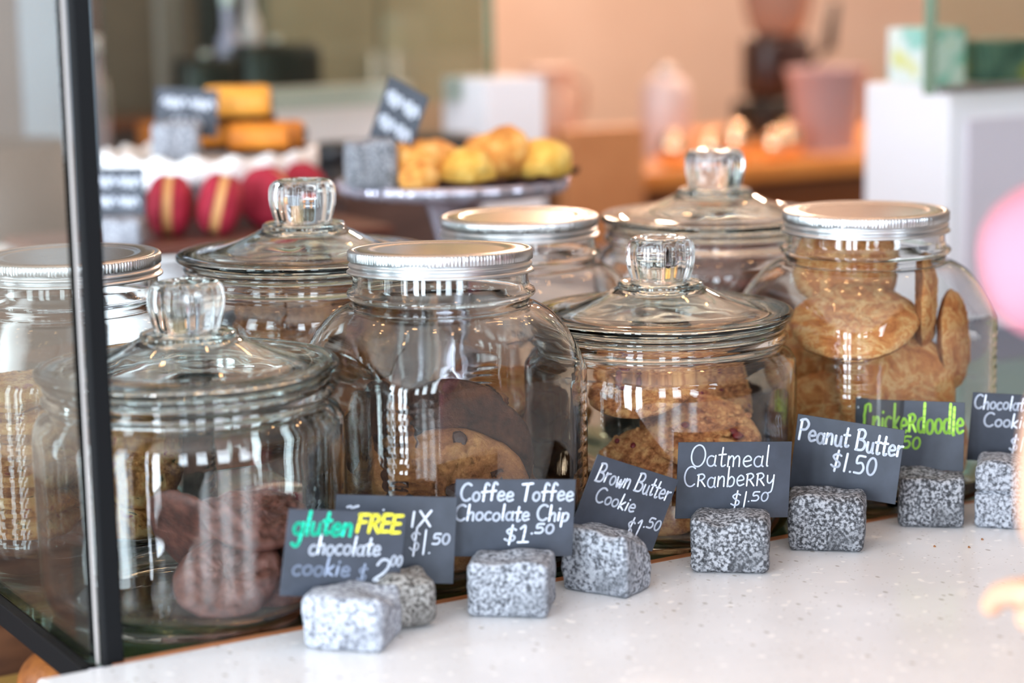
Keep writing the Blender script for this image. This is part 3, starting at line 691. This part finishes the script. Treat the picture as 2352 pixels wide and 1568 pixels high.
link('pedestal', fix(lathe_bm(smoothprof([(0, 0), (.055, 0), (.058, .006), (.03, .02), (.016, .06), (.014, .15), (.022, .22), (.05, .249), (0, .2495)], 4), 40)), mat('grey_ceramic', srgb(120, 122, 128), .4), t)
# glass stand with fluted edge
t = tag(empty('cake_stand', (1.190, 2.136, -.03)), 'clear glass cake stand with a footed stem carrying scones', 'cake stand')
SILV = mat('silvered_glass', srgb(190, 186, 200), .15, .6)
link('plate', scallop([(0, .276), (.115, .276), (.126, .279), (.132, .277), (.131, .268), (.126, .262), (.11, .266), (0, .268)], 160, 26, .03, .11), SILV, t)
link('pedestal', fix(lathe_bm(smoothprof([(0, 0), (.06, 0), (.062, .005), (.035, .02), (.017, .06), (.015, .13), (.018, .19), (.032, .245), (.045, .2675), (0, .2675)], 4), 48)), SILV, t)
PARCH = mat('brown_parchment', srgb(92, 52, 46), .7)
def ruffle(r, h, seed, z0=0):
    bm = bmesh.new(); n = 60; c = bm.verts.new((0, 0, z0 + .001)); R1 = []; R2 = []
    for i in range(n):
        a = 2 * PI * i / n; R1.append(bm.verts.new((r * .8 * math.cos(a), r * .8 * math.sin(a), z0 + .001)))
        k = 1 + .06 * noise.noise(Vector((math.cos(a) * 3, math.sin(a) * 3, seed))); R2.append(bm.verts.new((r * k * math.cos(a), r * k * math.sin(a), z0 + h * (.5 + .9 * abs(noise.noise(Vector((math.cos(a) * 4, math.sin(a) * 4, seed))))))))
    for i in range(n):
        j = (i + 1) % n; bm.faces.new((c, R1[i], R1[j])); bm.faces.new((R1[i], R2[i], R2[j], R1[j]))
    bmesh.ops.solidify(bm, geom=list(bm.faces), thickness=.0008); return bm
top('parchment_sheet', ruffle(.118, .012, 3), PARCH, 'brown parchment under the scones on the glass cake stand', 'paper', smooth=True, loc=(1.215, 2.125, .2465))
def lump_bm(rx, ry, rz, seed, amp=.18, f=28, sub=4):
    b = bmesh.new(); bmesh.ops.create_icosphere(b, subdivisions=sub, radius=1)
    for v in b.verts:
        p = Vector((v.co.x * rx, v.co.y * ry, v.co.z * rz)); s = p * f + Vector((seed * 5, seed, 0))
        k = 1 + amp * (noise.noise(s) + .6 * noise.noise(s * 2.3)); v.co = p * k
        if v.co.z < -rz * .55: v.co.z = -rz * .55
    return b
SCONE = cookie_mat('scone_crust', [(.32, srgb(176, 100, 40)), (.5, srgb(228, 160, 74)), (.68, srgb(250, 214, 140))], 40, .6, 120)
SCONEY = cookie_mat('pale_scone_crust', [(.32, srgb(200, 140, 50)), (.5, srgb(232, 186, 84)), (.7, srgb(246, 220, 140))], 30, .5, 120)
for x, y, z, rx, ry, rz, m, l, sd in ((1.118, 2.105, .267, .038, .040, .032, SCONE, 'craggy golden scone next to the granite cobble on the glass stand', 1),
        (1.105, 2.060, .258, .024, .020, .018, SCONE, 'broken scone corner at the front left of the glass stand', 2),
        (1.172, 2.070, .262, .034, .030, .026, SCONEY, 'smooth yellow scone in the middle of the glass stand', 3),
        (1.228, 2.095, .270, .042, .038, .036, SCONE, 'tall brown topped scone right of the yellow one', 4),
        (1.272, 2.068, .264, .034, .030, .028, SCONEY, 'round yellow scone at the right end of the glass stand', 5),
        (1.180, 2.160, .264, .036, .034, .028, SCONE, 'golden scone at the back of the glass stand', 6)):
    top('scone', lump_bm(rx, ry, rz, sd), m, l, 'pastry', 'scones on the glass cake stand', True, (x, y, z))
# cobbles and cards on the stands
g = 'granite cobbles on the cake stands'
o = stone(1.075, 2.115, -20, .055, .050, .052, G2, 'granite cobble on the glass stand holding a slanted card', 11, g); o.location.z = .2475
o = stone(1.020, 2.545, -30, .058, .046, .050, G2, 'granite cobble on the white scalloped stand', 12, g); o.location.z = .2482
o = stone(.890, 2.400, -35, .050, .042, .034, G1, 'low pale granite cobble on the tray under the white stand', 13, g); o.location.z = .168
g = 'chalkboard cards on the cake stands'
t, W, H = card((1.104, 2.103, .3225), -68, -22, 5, .062, .075, 'blurred chalkboard card slanting to the right out of the glass stand cobble', g)
lettering(t, W, H, '##', .1, .9, .60, .34, WHITECHALK, .002); lettering(t, W, H, '##', .1, .9, .22, .34, WHITECHALK, .002)
t, W, H = card((1.040, 2.560, .3080), -28, -4, 5, .079, .060, 'blurred chalkboard card above the white scalloped stand', g)
lettering(t, W, H, '##', .1, .95, .58, .34, WHITECHALK, .0018); lettering(t, W, H, '#', .25, .75, .18, .34, WHITECHALK, .0016)
t, W, H = card((.880, 2.392, .2320), -30, 0, 5, .064, .055, 'blurred chalkboard card at the left of the red whoopie pies', g)
lettering(t, W, H, '##', .06, .95, .60, .34, WHITECHALK, .0018); lettering(t, W, H, '##', .1, .9, .18, .34, WHITECHALK, .0014)
# golden rolls on the white stand
ROLL = cookie_mat('roll_crust', [(.3, srgb(206, 130, 36)), (.6, srgb(236, 172, 70)), (.75, srgb(248, 200, 110))], 18, .3, 60, .5)
ROLL2 = cookie_mat('dark_roll_crust', [(.3, srgb(190, 106, 24)), (.6, srgb(222, 140, 40)), (.75, srgb(236, 168, 70))], 18, .3, 60, .5)
def roll(x, y, z, L, r, yaw, m, label, seed, paper=True):
    t = tag(empty('pastry_roll', (x, y, z), 0, (0, 0, R(yaw))), label, 'pastry', 'golden rolls on the white cake stand')
    prof = smoothprof([(0, -L / 2), (r * .7, -L / 2), (r * .98, -L / 2 + .006), (r, 0), (r * .98, L / 2 - .006), (r * .7, L / 2), (r * .62, L / 2 - .003), (0, L / 2 - .004)], 5)
    o = link('crust', fix(lathe_bm(prof, 40)), m, t); o.rotation_euler = (0, PI / 2, 0)
    sp = [(L / 2 + .0005, r * k / 40 * .62 * math.cos(k * .5), r * k / 40 * .62 * math.sin(k * .5)) for k in range(0, 40)]
    link('filling_swirl', tube_bm(sp, .0018, 6), CHIPM, t)
    if paper:
        b = bmesh.new(); n = 14; rows = []
        for xx in (-L * .48, L * .56): rows.append([b.verts.new((xx, (r + .0025) * math.cos(PI * 1.22 + PI * .56 * i / n), (r + .0015) * math.sin(PI * 1.22 + PI * .56 * i / n))) for i in range(n + 1)])
        for i in range(n): b.faces.new((rows[0][i], rows[0][i + 1], rows[1][i + 1], rows[1][i]))
        bmesh.ops.solidify(b, geom=list(b.faces), thickness=.001); link('paper_cup', b, PARCH, t)
    return t
roll(1.128, 2.600, .3135, .086, .0235, -24, ROLL, 'pale golden roll on top, in a brown paper cup', 1)
roll(1.140, 2.560, .2705, .080, .0200, -28, ROLL2, 'orange golden roll below the top one', 2)
roll(1.110, 2.640, .2735, .090, .0230, -20, ROLL2, 'golden roll at the back supporting the top one', 3)
roll(1.185, 2.590, .2695, .060, .0190, -40, ROLL2, 'small golden roll end at the right of the white stand', 4)
# tray with red whoopie pies
top('plate_stack', fix(lathe_bm(smoothprof([(0, -.019), (.07, -.019), (.08, .0), (.07, .04), (.06, .12), (.08, .150), (.13, .160), (.135, .166), (.12, .165), (0, .160)], 3), 48)), WHITEP,
    'pale footed dish under the brown tray of whoopie pies', 'dish', None, True, (.955, 2.480, -.011))
top('serving_tray', box_bm(.80, 1.23, 2.36, 2.57, .1560, .168, .003), mat('brown_tray', srgb(96, 54, 44), .5), 'brown tray holding red whoopie pies under the white stand', 'tray')
REDV = cookie_mat('red_velvet_cake', [(.3, srgb(140, 22, 44)), (.6, srgb(176, 36, 62)), (.8, srgb(192, 56, 80))], 40, .4, 120)
CREAM = mat('tan_filling', srgb(214, 160, 104), .6)
def pie(x, y, z, yaw, tilt, label, r=.037):
    t = tag(empty('whoopie_pie', (x, y, z), 0, (0, R(90 + tilt), R(yaw))), label, 'pastry', 'red whoopie pies on the brown tray')
    for s in (1, -1):
        b = fix(lathe_bm(smoothprof([(0, s * .027), (r * .5, s * .0255), (r * .85, s * .019), (r, s * .010), (r * .96, s * .0065), (0, s * .0065)], 4), 40)); link('cake_half', b, REDV, t)
    link('cream_filling', fix(lathe_bm(smoothprof([(0, -.0068), (r * .88, -.0068), (r * .95, 0), (r * .88, .0068), (0, .0068)], 4), 40)), CREAM, t)
    return t
pie(0.967, 2.447, 0.205, -28, 3, 'red whoopie pie standing on edge just right of the lower card')
pie(1.020, 2.417, 0.205, -26, 14, 'red whoopie pie leaning beside the grey pedestal')
pie(1.097, 2.447, 0.205, 30, 0, 'red whoopie pie with its face turned out at the right of the tray')
pie(1.157, 2.487, 0.205, 50, 0, 'red whoopie pie at the far right end of the tray')
# small pale dishes seen through the side pane
t = tag(empty('dish_stack', (.78, 2.52, -.03)), 'small stack of pale dishes seen through the side pane', 'dish')
for k in range(3): link('dish', fix(lathe_bm([(0, .15 + k * .013), (.03, .15 + k * .013), (.05, .162 + k * .013), (.052, .162 + k * .013), (.032, .147 + k * .013), (0, .147 + k * .013)], 40)), [WHITEP, mat('pale_green_ceramic', srgb(196, 216, 208), .3), WHITEP][k], t)
link('stand_column', fix(lathe_bm([(0, 0), (.05, 0), (.05, .01), (.02, .02), (.02, .14), (.03, .1465), (0, .1465)], 32)), WHITEP, t)

# ------------------------------------------------------------------ cabinets, wall pieces and machines further back
t = tag(empty('white_cabinet', (1.970, 2.170, -.02)), 'bright white cabinet standing on the slate counter at the right', 'cabinet')
link('cabinet_body', box_bm(0, .62, 0, .172, 0, .334, .003), PANELW, t, smooth=False)
link('front_panel', box_bm(.03, .59, -.006, 0, .03, .29, .002), mat('shaded_white_panel', srgb(206, 196, 204), .5), t, smooth=False)  # white front; the shade on this side is put into its colour
BOXG = noisy(mat('teal_box_card', (.4, .7, .6), .6), 22, [(.42, srgb(140, 190, 178)), (.48, srgb(206, 216, 212)), (.6, srgb(214, 220, 216)), (.66, srgb(206, 206, 140))], detail=1)
BOXD = noisy(mat('dark_teal_box_card', (.2, .4, .35), .6), 20, [(.40, srgb(58, 92, 84)), (.52, srgb(88, 118, 106)), (.62, srgb(104, 130, 116)), (.68, srgb(160, 158, 80))], detail=1)
for i, (x0, x1, y0, z1, m, l) in enumerate(((1.978, 2.036, 2.215, .076, BOXG, 'pale teal carton with white front on the white cabinet'), (2.075, 2.17, 2.22, .056, BOXD, 'dark teal carton behind the glass guard, first from the left'),
        (2.175, 2.27, 2.225, .054, BOXD, 'dark teal carton behind the glass guard, in the middle'), (2.275, 2.40, 2.22, .056, BOXD, 'dark teal carton behind the glass guard, furthest right'))):
    t = tag(empty('carton', (x0, y0, .3145)), l, 'box', 'cartons on the white cabinet')
    link('carton_body', box_bm(0, x1 - x0, 0, .09, 0, z1, .0015), m, t, smooth=False)
    link('carton_flap', box_bm(.004, x1 - x0 - .004, .02, .07, z1, z1 + .0012), m, t, smooth=False)
# rear glass guards with green edges
GEDGE = glassmat('guard_glass', (.86, .93, .88))
t = tag(empty('glass_guard', (1.852, 2.065, -.02)), 'upright glass guard with green edge at the right, in front of the cartons', 'glass panel')
link('glass_panel', box_bm(0, .80, 0, .010, .345, .85, .0005), GEDGE, t, smooth=False)
link('edge_strip', box_bm(-.012, -.0005, -.001, .011, .335, .85, .001), mat('green_glass_edge', srgb(112, 132, 110), .3), t, smooth=False)
link('support_foot', box_bm(.0, .80, -.004, .014, .335, .3445, .001), METAL, t, smooth=False)
t = tag(empty('glass_guard', (1.10, 3.02, -.03)), 'upright glass guard in the left background ending in a green edge', 'glass panel')
link('glass_panel', box_bm(0, .655, 0, .008, .30, .85, .0005), GEDGE, t, smooth=False)
link('edge_strip', box_bm(.6555, .664, -.001, .009, .30, .85, .001), mat('green_glass_edge_2', srgb(104, 116, 84), .3), t, smooth=False)
# white low panels
top('partition_panel', box_bm(1.705, 1.815, 2.95, 3.09, -.02, .306, .002), PANELW, 'white upright panel ending the low partition behind the scones', 'panel')
top('low_partition', box_bm(1.43, 1.700, 3.19, 3.24, -1, .292, .002), mat('dimmed_white_panel', srgb(214, 198, 192), .6), 'pinkish white low partition behind the cake stands', 'panel')  # white partition; its dimness towards the left is put into the colour
for i, (x0, x1, z0, z1, l) in enumerate(((1.335, 1.425, -.03, .235, 'black coffee canister left of the slanted card'), (1.49, 1.60, -.03, .238, 'black coffee canister behind the slanted card'))):
    t = tag(empty('canister', ((x0 + x1) / 2, 2.80, z0 + (.0 if i == 0 else 0))), l, 'canister', 'black canisters on the back counter')
    rr = (x1 - x0) / 2; link('canister_body', fix(lathe_bm([(0, 0), (rr, 0), (rr, z1 - z0 - .03), (rr * .9, z1 - z0 - .028), (0, z1 - z0 - .028)], 40)), mat('black_enamel', srgb(24, 24, 28), .4), t)
    link('canister_lid', fix(lathe_bm([(0, z1 - z0 - .0275), (rr, z1 - z0 - .0275), (rr, z1 - z0 - .006), (rr * .85, z1 - z0), (0, z1 - z0)], 40)), mat('black_enamel_lid', srgb(30, 30, 34), .3), t)
top('brown_crate', box_bm(1.26, 1.44, 2.56, 2.76, -.0295, .185, .004), noisy(mat('crate_wood', (.2, .1, .08), .6), 10, [(.3, srgb(76, 54, 48)), (.7, srgb(104, 76, 66))], stretch=(1, 1, 6)), 'dark brown crate behind the glass cake stand', 'crate')
# kitchen wall behind on the left
OLIVE = noisy(mat('olive_cabinet_paint', (.3, .28, .2), .6), 3, [(.3, srgb(120, 114, 98)), (.7, srgb(142, 134, 114))])
t = tag(empty('tall_cupboard', (1.88, 4.20, FL)), 'tall olive beige cupboards on the back kitchen wall', 'cupboard')
for k in range(2):
    d = link('cupboard_door', box_bm(.004 + k * .275, .271 + k * .275, -.018, 0, .02, 2.4, .002), OLIVE, t, smooth=False)
    link('door_handle', tube_bm([(.25 + k * .05, -.03, 1.1), (.25 + k * .05, -.03, 1.3)], .005, 8), METAL, d)
link('cupboard_body', box_bm(0, .55, 0, .5, 0, 2.42), OLIVE, t, smooth=False)
t = tag(empty('brown_cupboard', (1.25, 4.25, FL)), 'brown cupboard in the far left background', 'cupboard')
link('cupboard_body', box_bm(-.4, .62, 0, .5, 0, 2.42), noisy(mat('brown_cupboard_wood', (.2, .15, .1), .6), 4, [(.3, srgb(76, 66, 58)), (.7, srgb(102, 90, 80))]), t, smooth=False)
link('cupboard_shelf', box_bm(-.4, .62, -.05, 0, 1.16, 1.19), DARKWOOD, t, smooth=False)
top('grey_pillar', box_bm(1.462, 1.500, 3.70, 3.74, FL, 2.0), mat('pillar_paint', srgb(150, 132, 124), .5), 'slim grey pink pillar in the left background', 'pillar')
top('blue_slab', box_bm(1.074, 1.180, 3.30, 3.34, FL, 1.2), mat('pale_blue_paint', srgb(146, 162, 176), .45), 'pale blue upright slab seen through the side pane', 'slab')  # slab made up for the pale blue upright band beyond the pane
top('grey_shutter', box_bm(.60, 1.073, 3.31, 3.34, FL, 1.2), mat('grey_shutter_paint', srgb(86, 82, 84), .6), 'grey cabinet at the far left seen through the side pane', 'cabinet')
top('brown_bin', fix(lathe_bm([(0, 0), (.10, 0), (.115, .28), (.105, .285), (0, .28)], 40)), mat('brown_bin_paint', srgb(58, 48, 42), .5), 'brown rounded bin low at the left seen through the side pane', 'bin', None, True, (.90, 2.92, -.03))
top('prep_bench', box_bm(1.08, 2.2, 3.35, 3.69, FL, .14, .004), DARKWOOD, 'dark bench carrying the bottles in the left background', 'bench')
for x, y, z1, r, c, l in ((1.505, 3.50, .42, .022, (176, 166, 196), 'lilac bottle in the left background'), (1.555, 3.52, .46, .020, (208, 190, 196), 'tall pale tube bottle right of the lilac one'), (1.225, 3.40, .35, .018, (190, 180, 186), 'small pale bottle just right of the black post')):
    t = tag(empty('bottle', (x, y, .1405)), l, 'bottle', 'bottles on the dark bench')
    h_ = z1 - .14; link('bottle_body', fix(lathe_bm(smoothprof([(0, 0), (r, 0), (r, .01), (r, h_ * .7), (r * .45, h_ * .85), (r * .4, h_), (0, h_)], 3), 24)), mat('bottle_' + str(int(x * 1000)), srgb(*c), .3), t)
    link('bottle_cap', fix(lathe_bm([(0, h_ + .0003), (r * .5, h_ + .0003), (r * .5, h_ + .03), (0, h_ + .03)], 20)), WHITEP, t)
BLK = mat('black_appliance', srgb(22, 22, 20), .35)
for x0, x1, z1, l in ((1.385, 1.485, .335, 'black appliance under the lilac bottle'), (1.492, 1.640, .355, 'black appliance with rounded edges at the end of the dark bench')):
    t = tag(empty('appliance', (x0, 3.40, .1405)), l, 'appliance', 'black appliances on the dark bench')
    link('appliance_body', box_bm(0, x1 - x0, 0, .08, 0, z1 - .14, .012), BLK, t); link('appliance_knob', fix(lathe_bm([(0, 0), (.01, 0), (.01, .012), (0, .012)], 16)), METAL, t, loc=((x1 - x0) / 2, .04, z1 - .14))
top('black_rack', box_bm(1.512, 1.60, 3.60, 3.66, .1405, .62, .004), BLK, 'tall black rack behind the bottles in the left background', 'rack')
top('orange_tray', box_bm(1.29, 1.40, 3.36, 3.40, .1405, .235, .004), mat('orange_plastic', srgb(190, 112, 40), .5), 'orange tray standing in the left background', 'tray')

# wood bar and coffee things in the warm background
BARW = noisy(mat('honey_bar_wood', (.7, .35, .1), .3), 8, [(.3, srgb(216, 136, 60)), (.7, srgb(236, 162, 84))], stretch=(1, 5, 5))
t = tag(empty('wood_bar', (2.10, 3.36, FL)), 'honey coloured wooden bar in the warm background', 'counter')
link('bar_top', box_bm(.10, 2.2, 0, .80, 1.055, 1.090, .004), BARW, t, smooth=False)
link('bar_front', box_bm(.12, 2.2, .02, .78, 0, 1.0545), mat('bar_front_wood', srgb(120, 70, 36), .5), t, smooth=False)
top('wood_drawer_box', box_bm(2.070, 2.250, 3.30, 3.335, -1, .185, .004), noisy(mat('drawer_wood', (.6, .35, .2), .5), 8, [(.3, srgb(196, 132, 84)), (.7, srgb(214, 150, 100))]), 'light wood end panel left of the honey bar', 'panel')
t = tag(empty('coffee_grinder', (2.93, 3.78, .0905)), 'tall dark coffee grinder on the honey bar', 'coffee grinder')
link('grinder_base', box_bm(-.085, .075, -.06, .06, 0, .09, .01), BLK, t)
link('grinder_body', box_bm(-.07, .065, -.05, .05, .091, .23, .02), mat('brown_enamel', srgb(52, 34, 32), .3), t)
link('hopper', fix(lathe_bm(smoothprof([(0, .2305), (.05, .2305), (.075, .30), (.085, .40), (.08, .41), (0, .41)], 4), 36)), mat('bean_hopper', srgb(150, 118, 104), .2), t)
link('portafilter_handle', tube_bm([(.07, -.02, .16), (.12, -.03, .20), (.135, -.03, .30)], [.012, .014, .011], 12), BLK, t)
CUPM = mat('rose_plastic', srgb(176, 142, 142), .25)
t = tag(empty('pitcher', (2.84, 3.50, .0905)), 'rose tinted pitcher in front of the coffee grinder', 'pitcher')
link('pitcher_body', fix(lathe_bm(smoothprof([(0, 0), (.058, 0), (.062, .01), (.075, .13), (.086, .165), (.083, .165), (.07, .12), (.056, .012), (0, .010)], 3), 40)), CUPM, t)
link('pitcher_handle', tube_bm([(.078, .0, .145), (.11, 0, .13), (.11, 0, .06), (.070, 0, .04)], .007, 10), CUPM, t)
t = tag(empty('canister', (2.52, 3.62, .0905)), 'pale pink sugar canister on the honey bar', 'canister')
link('canister_body', fix(lathe_bm(smoothprof([(0, 0), (.05, 0), (.052, .01), (.05, .13), (.03, .16), (0, .165)], 3), 36)), mat('pale_rose_ceramic', srgb(206, 186, 184), .3), t)
link('canister_lid', fix(lathe_bm([(0, .1655), (.02, .1655), (.022, .18), (0, .185)], 24)), METAL, t)
WARMSTEEL = mat('warm_tinted_steel', (1.0, .70, .46), .08, 1)  # orange of the lamp reflections is put into the metal colour
g = 'polished cups on the honey bar'
for i, (x, y, r, h_, l) in enumerate(((2.42, 3.45, .030, .055, 'shiny warm toned cup at the left end of the row'), (2.50, 3.44, .026, .050, 'small shiny warm toned cup second from the left'), (2.585, 3.47, .028, .060, 'shiny warm toned cup in the middle of the row'),
        (2.65, 3.43, .026, .045, 'low shiny warm toned cup before the grinder'), (2.71, 3.46, .028, .055, 'shiny warm toned cup by the pitcher foot'), (2.97, 3.47, .030, .060, 'shiny warm toned cup right of the pitcher'))):
    t = tag(empty('shiny_cup', (x, y, .0905)), l, 'cup', g)
    link('cup_body', fix(lathe_bm(smoothprof([(0, 0), (r * .7, 0), (r, h_ * .35), (r, h_ * .7), (r * .85, h_), (r * .8, h_), (r * .9, h_ * .5), (0, h_ * .1)], 5), 36)), WARMSTEEL, t)
    link('cup_knob', fix(lathe_bm([(0, h_ * 1.0), (r * .8, h_ * 1.0), (r * .5, h_ * 1.15), (r * .2, h_ * 1.25), (0, h_ * 1.3)], 24)), WARMSTEEL, t)
t = tag(empty('jug', (2.46, 3.98, .0905)), 'copper toned jug standing at the back of the honey bar', 'jug')
link('jug_body', fix(lathe_bm(smoothprof([(0, 0), (.05, 0), (.07, .05), (.05, .14), (.055, .17), (0, .16)], 4), 36)), mat('copper', srgb(186, 160, 148), .4), t)
link('jug_handle', tube_bm([(.05, 0, .15), (.09, 0, .13), (.09, 0, .07), (.065, 0, .05)], .006, 8), mat('copper_handle', srgb(176, 150, 138), .4), t)
t = tag(empty('wall_lamp', (2.315, 2.20, .545)), 'dark lamp shade at the top right corner', 'lamp')
link('lamp_shade', fix(lathe_bm(smoothprof([(.0, .06), (.03, .06), (.07, .03), (.085, .0), (.082, .0), (.066, .028), (.028, .056), (0, .056)], 3), 40)), mat('navy_shade', srgb(50, 52, 70), .4), t, loc=(-.0, 0, -.045))
link('lamp_cord', tube_bm([(0, 0, .0155), (0, 0, 1.5)], .004, 8), BLK, t)

# lower display shelf with yellow pastries, left of the case
top('lower_shelf', box_bm(.505, 1.3, 1.45, 1.94, -.19, -.175), noisy(mat('lower_shelf_wood', (.4, .3, .1), .5), 8, [(.3, srgb(150, 112, 56)), (.7, srgb(196, 156, 84))]), 'lower display shelf seen under the black rail', 'shelf')
BUN = cookie_mat('bun_crust', [(.3, srgb(96, 50, 20)), (.55, srgb(150, 88, 36)), (.75, srgb(206, 156, 70))], 16, .4, 80, .5)
for x, y, r, l, sd in ((.575, 1.70, .045, 'brown bun low at the left below the black rail', 21), (.630, 1.62, .042, 'dark brown bun nearest the counter end below the rail', 22), (.60, 1.83, .045, 'bun at the back of the lower shelf', 23)):
    top('bun', lump_bm(r, r, r * .8, sd, .08, 10), BUN, l, 'pastry', 'buns on the lower shelf', True, (x, y, -.175 + r * .44))

# ------------------------------------------------------------------ customer at the right, only a pink sleeve and a hand reach into view
def W3(lat, fw, z): return VR * lat - VT * fw + Vector((0, 0, z))
def skin(name, pts, edges, rad, m, parent, root=0, sub=2):
    me = bpy.data.meshes.new(name); me.from_pydata([tuple(p) for p in pts], edges, []); o = bpy.data.objects.new(name, me); COL.objects.link(o)
    md = o.modifiers.new('s', 'SKIN'); md.use_smooth_shade = True
    sv = me.skin_vertices[0].data
    for i, r in enumerate(rad):
        sv[i].radius = r if isinstance(r, tuple) else (r, r); sv[i].use_root = (i == root)
    sb = o.modifiers.new('u', 'SUBSURF'); sb.levels = sub; sb.render_levels = sub
    dg = bpy.context.evaluated_depsgraph_get(); nm = bpy.data.meshes.new_from_object(o.evaluated_get(dg)); nm.materials.clear(); nm.materials.append(m)
    for p in nm.polygons: p.use_smooth = True
    o.modifiers.clear(); o.data = nm; nm.name = name; o.parent = parent
    return o
SKIN = mat('skin', srgb(206, 160, 132), .55); SKIN.node_tree.nodes['Principled BSDF'].inputs['Subsurface Weight'].default_value = .1
PINK = noisy(mat('pink_cotton', (.9, .6, .7), .8), 20, [(.3, srgb(190, 112, 128)), (.7, srgb(200, 124, 138))])
DENIM = mat('blue_denim', srgb(70, 84, 116), .8); HAIR = mat('brown_hair', srgb(70, 46, 34), .6)
pr = tag(empty('person', (W3(.66, 1.02, FL))), 'person in a loose pink top at the right, one hand over the counter', 'person')
inv = Matrix.Translation(-W3(.66, 1.02, FL))
def V(lat, fw, z): return W3(lat, fw, z) - W3(.66, 1.02, FL)
P = [V(.66, 1.02, -.10), V(.66, 1.02, .10), V(.66, 1.03, .28), V(.66, 1.03, .37), V(.66, 1.04, .43), V(.66, 1.055, .49), V(.66, 1.065, .55), V(.66, 1.06, .61), V(.66, 1.05, .65),
     V(.49, 1.02, .36), V(.42, 1.06, .345), V(.345, 1.12, .320), V(.312, 1.16, .235), V(.312, 1.19, .150),
     V(.83, 1.02, .36), V(.88, .98, .12), V(.86, 1.10, -.08), V(.85, 1.14, -.16)]
E_ = [(0, 1), (1, 2), (2, 3), (3, 4), (4, 5), (5, 6), (6, 7), (7, 8), (3, 9), (9, 10), (10, 11), (11, 12), (12, 13), (3, 14), (14, 15), (15, 16), (16, 17)]
RD = [.13, .115, .13, .09, .05, .066, .085, .088, .06, .05, .042, .038, .034, .026, .05, .04, .03, .022]
skin('body', P, E_, RD, SKIN, pr)
skin('pink_top', [V(.66, 1.02, -.14), V(.66, 1.02, .10), V(.66, 1.03, .28), V(.66, 1.03, .365), V(.49, 1.02, .37), V(.385, 1.06, .365), V(.305, 1.12, .335), V(.252, 1.145, .318), V(.83, 1.02, .36), V(.87, 1.0, .20)],
     [(0, 1), (1, 2), (2, 3), (3, 4), (4, 5), (5, 6), (6, 7), (3, 8), (8, 9)], [.165, .145, .155, .11, .068, .060, .050, .042, .068, .062], PINK, pr)
for sgn in (-1, 1):
    skin('trouser_leg', [V(.66 + sgn * .08, 1.02, -.10), V(.66 + sgn * .085, 1.03, -.30), V(.66 + sgn * .088, 1.04, -.52), V(.66 + sgn * .09, 1.00, -.90)], [(0, 1), (1, 2), (2, 3)], [.11, .095, .072, .06], DENIM, pr)
    skin('shoe', [V(.66 + sgn * .09, .98, -.955), V(.66 + sgn * .09, 1.06, -.965), V(.66 + sgn * .09, 1.12, -.97)], [(0, 1), (1, 2)], [(.045, .05), (.042, .036), (.036, .028)], BLK, pr)
link('trouser_hips', lump_bm(.165, .15, .10, 3, .02, 10, 3), DENIM, pr, True, V(.66, 1.02, -.10))
skin('hair', [V(.66, 1.04, .655), V(.66, 1.02, .60), V(.66, 1.00, .52), V(.66, .985, .44)], [(0, 1), (1, 2), (2, 3)], [.075, .098, .085, .05], HAIR, pr)
for sgn in (-1, 1):
    b = bmesh.new(); bmesh.ops.create_uvsphere(b, u_segments=16, v_segments=10, radius=.011)
    link('eye', b, mat('eye_white', (.85, .85, .85), .2), pr, True, V(.66 + sgn * .030, 1.127, .575))
    skin('ear', [V(.66 + sgn * .077, 1.06, .575), V(.66 + sgn * .082, 1.055, .55)], [(0, 1)], [.012, .010], SKIN, pr, 0, 1)
skin('nose', [V(.66, 1.130, .575), V(.66, 1.146, .548)], [(0, 1)], [.009, .012], SKIN, pr, 0, 1)
skin('mouth', [V(.64, 1.126, .520), V(.66, 1.132, .518), V(.68, 1.126, .520)], [(0, 1), (1, 2)], [.005, .007, .005], mat('lips', srgb(190, 110, 104), .5), pr, 0, 1)
# hand: palm with four fingers and a thumb, reaching away over the counter
HX, HZ = .042, -.020
def VH(x, y, z): return V(x + HX, y, z + HZ)
skin('hand', [VH(.300, 1.185, .182), VH(.300, 1.200, .158), VH(.300, 1.222, .134), VH(.295, 1.245, .128)], [(0, 1), (1, 2), (2, 3)], [(.023, .023), (.026, .020), (.034, .016), (.034, .014)], SKIN, pr)
for k, (dl, ln, dn) in enumerate(((-.026, .060, .0), (-.009, .068, .002), (.009, .064, .0), (.025, .050, -.002))):
    b0 = (.298 + dl, 1.240, .130 + dn)
    skin('finger', [VH(*b0), VH(b0[0] - .008, b0[1] + ln * .40, b0[2] - .004), VH(b0[0] - .014, b0[1] + ln * .70, b0[2] - .012), VH(b0[0] - .018, b0[1] + ln * .9, b0[2] - .026)],
         [(0, 1), (1, 2), (2, 3)], [.0100, .0092, .0085, .007], SKIN, pr)
skin('thumb', [VH(.300, 1.200, .142), VH(.284, 1.208, .130), VH(.270, 1.222, .122), VH(.260, 1.236, .118)], [(0, 1), (1, 2), (2, 3)], [.013, .0115, .010, .0075], SKIN, pr)
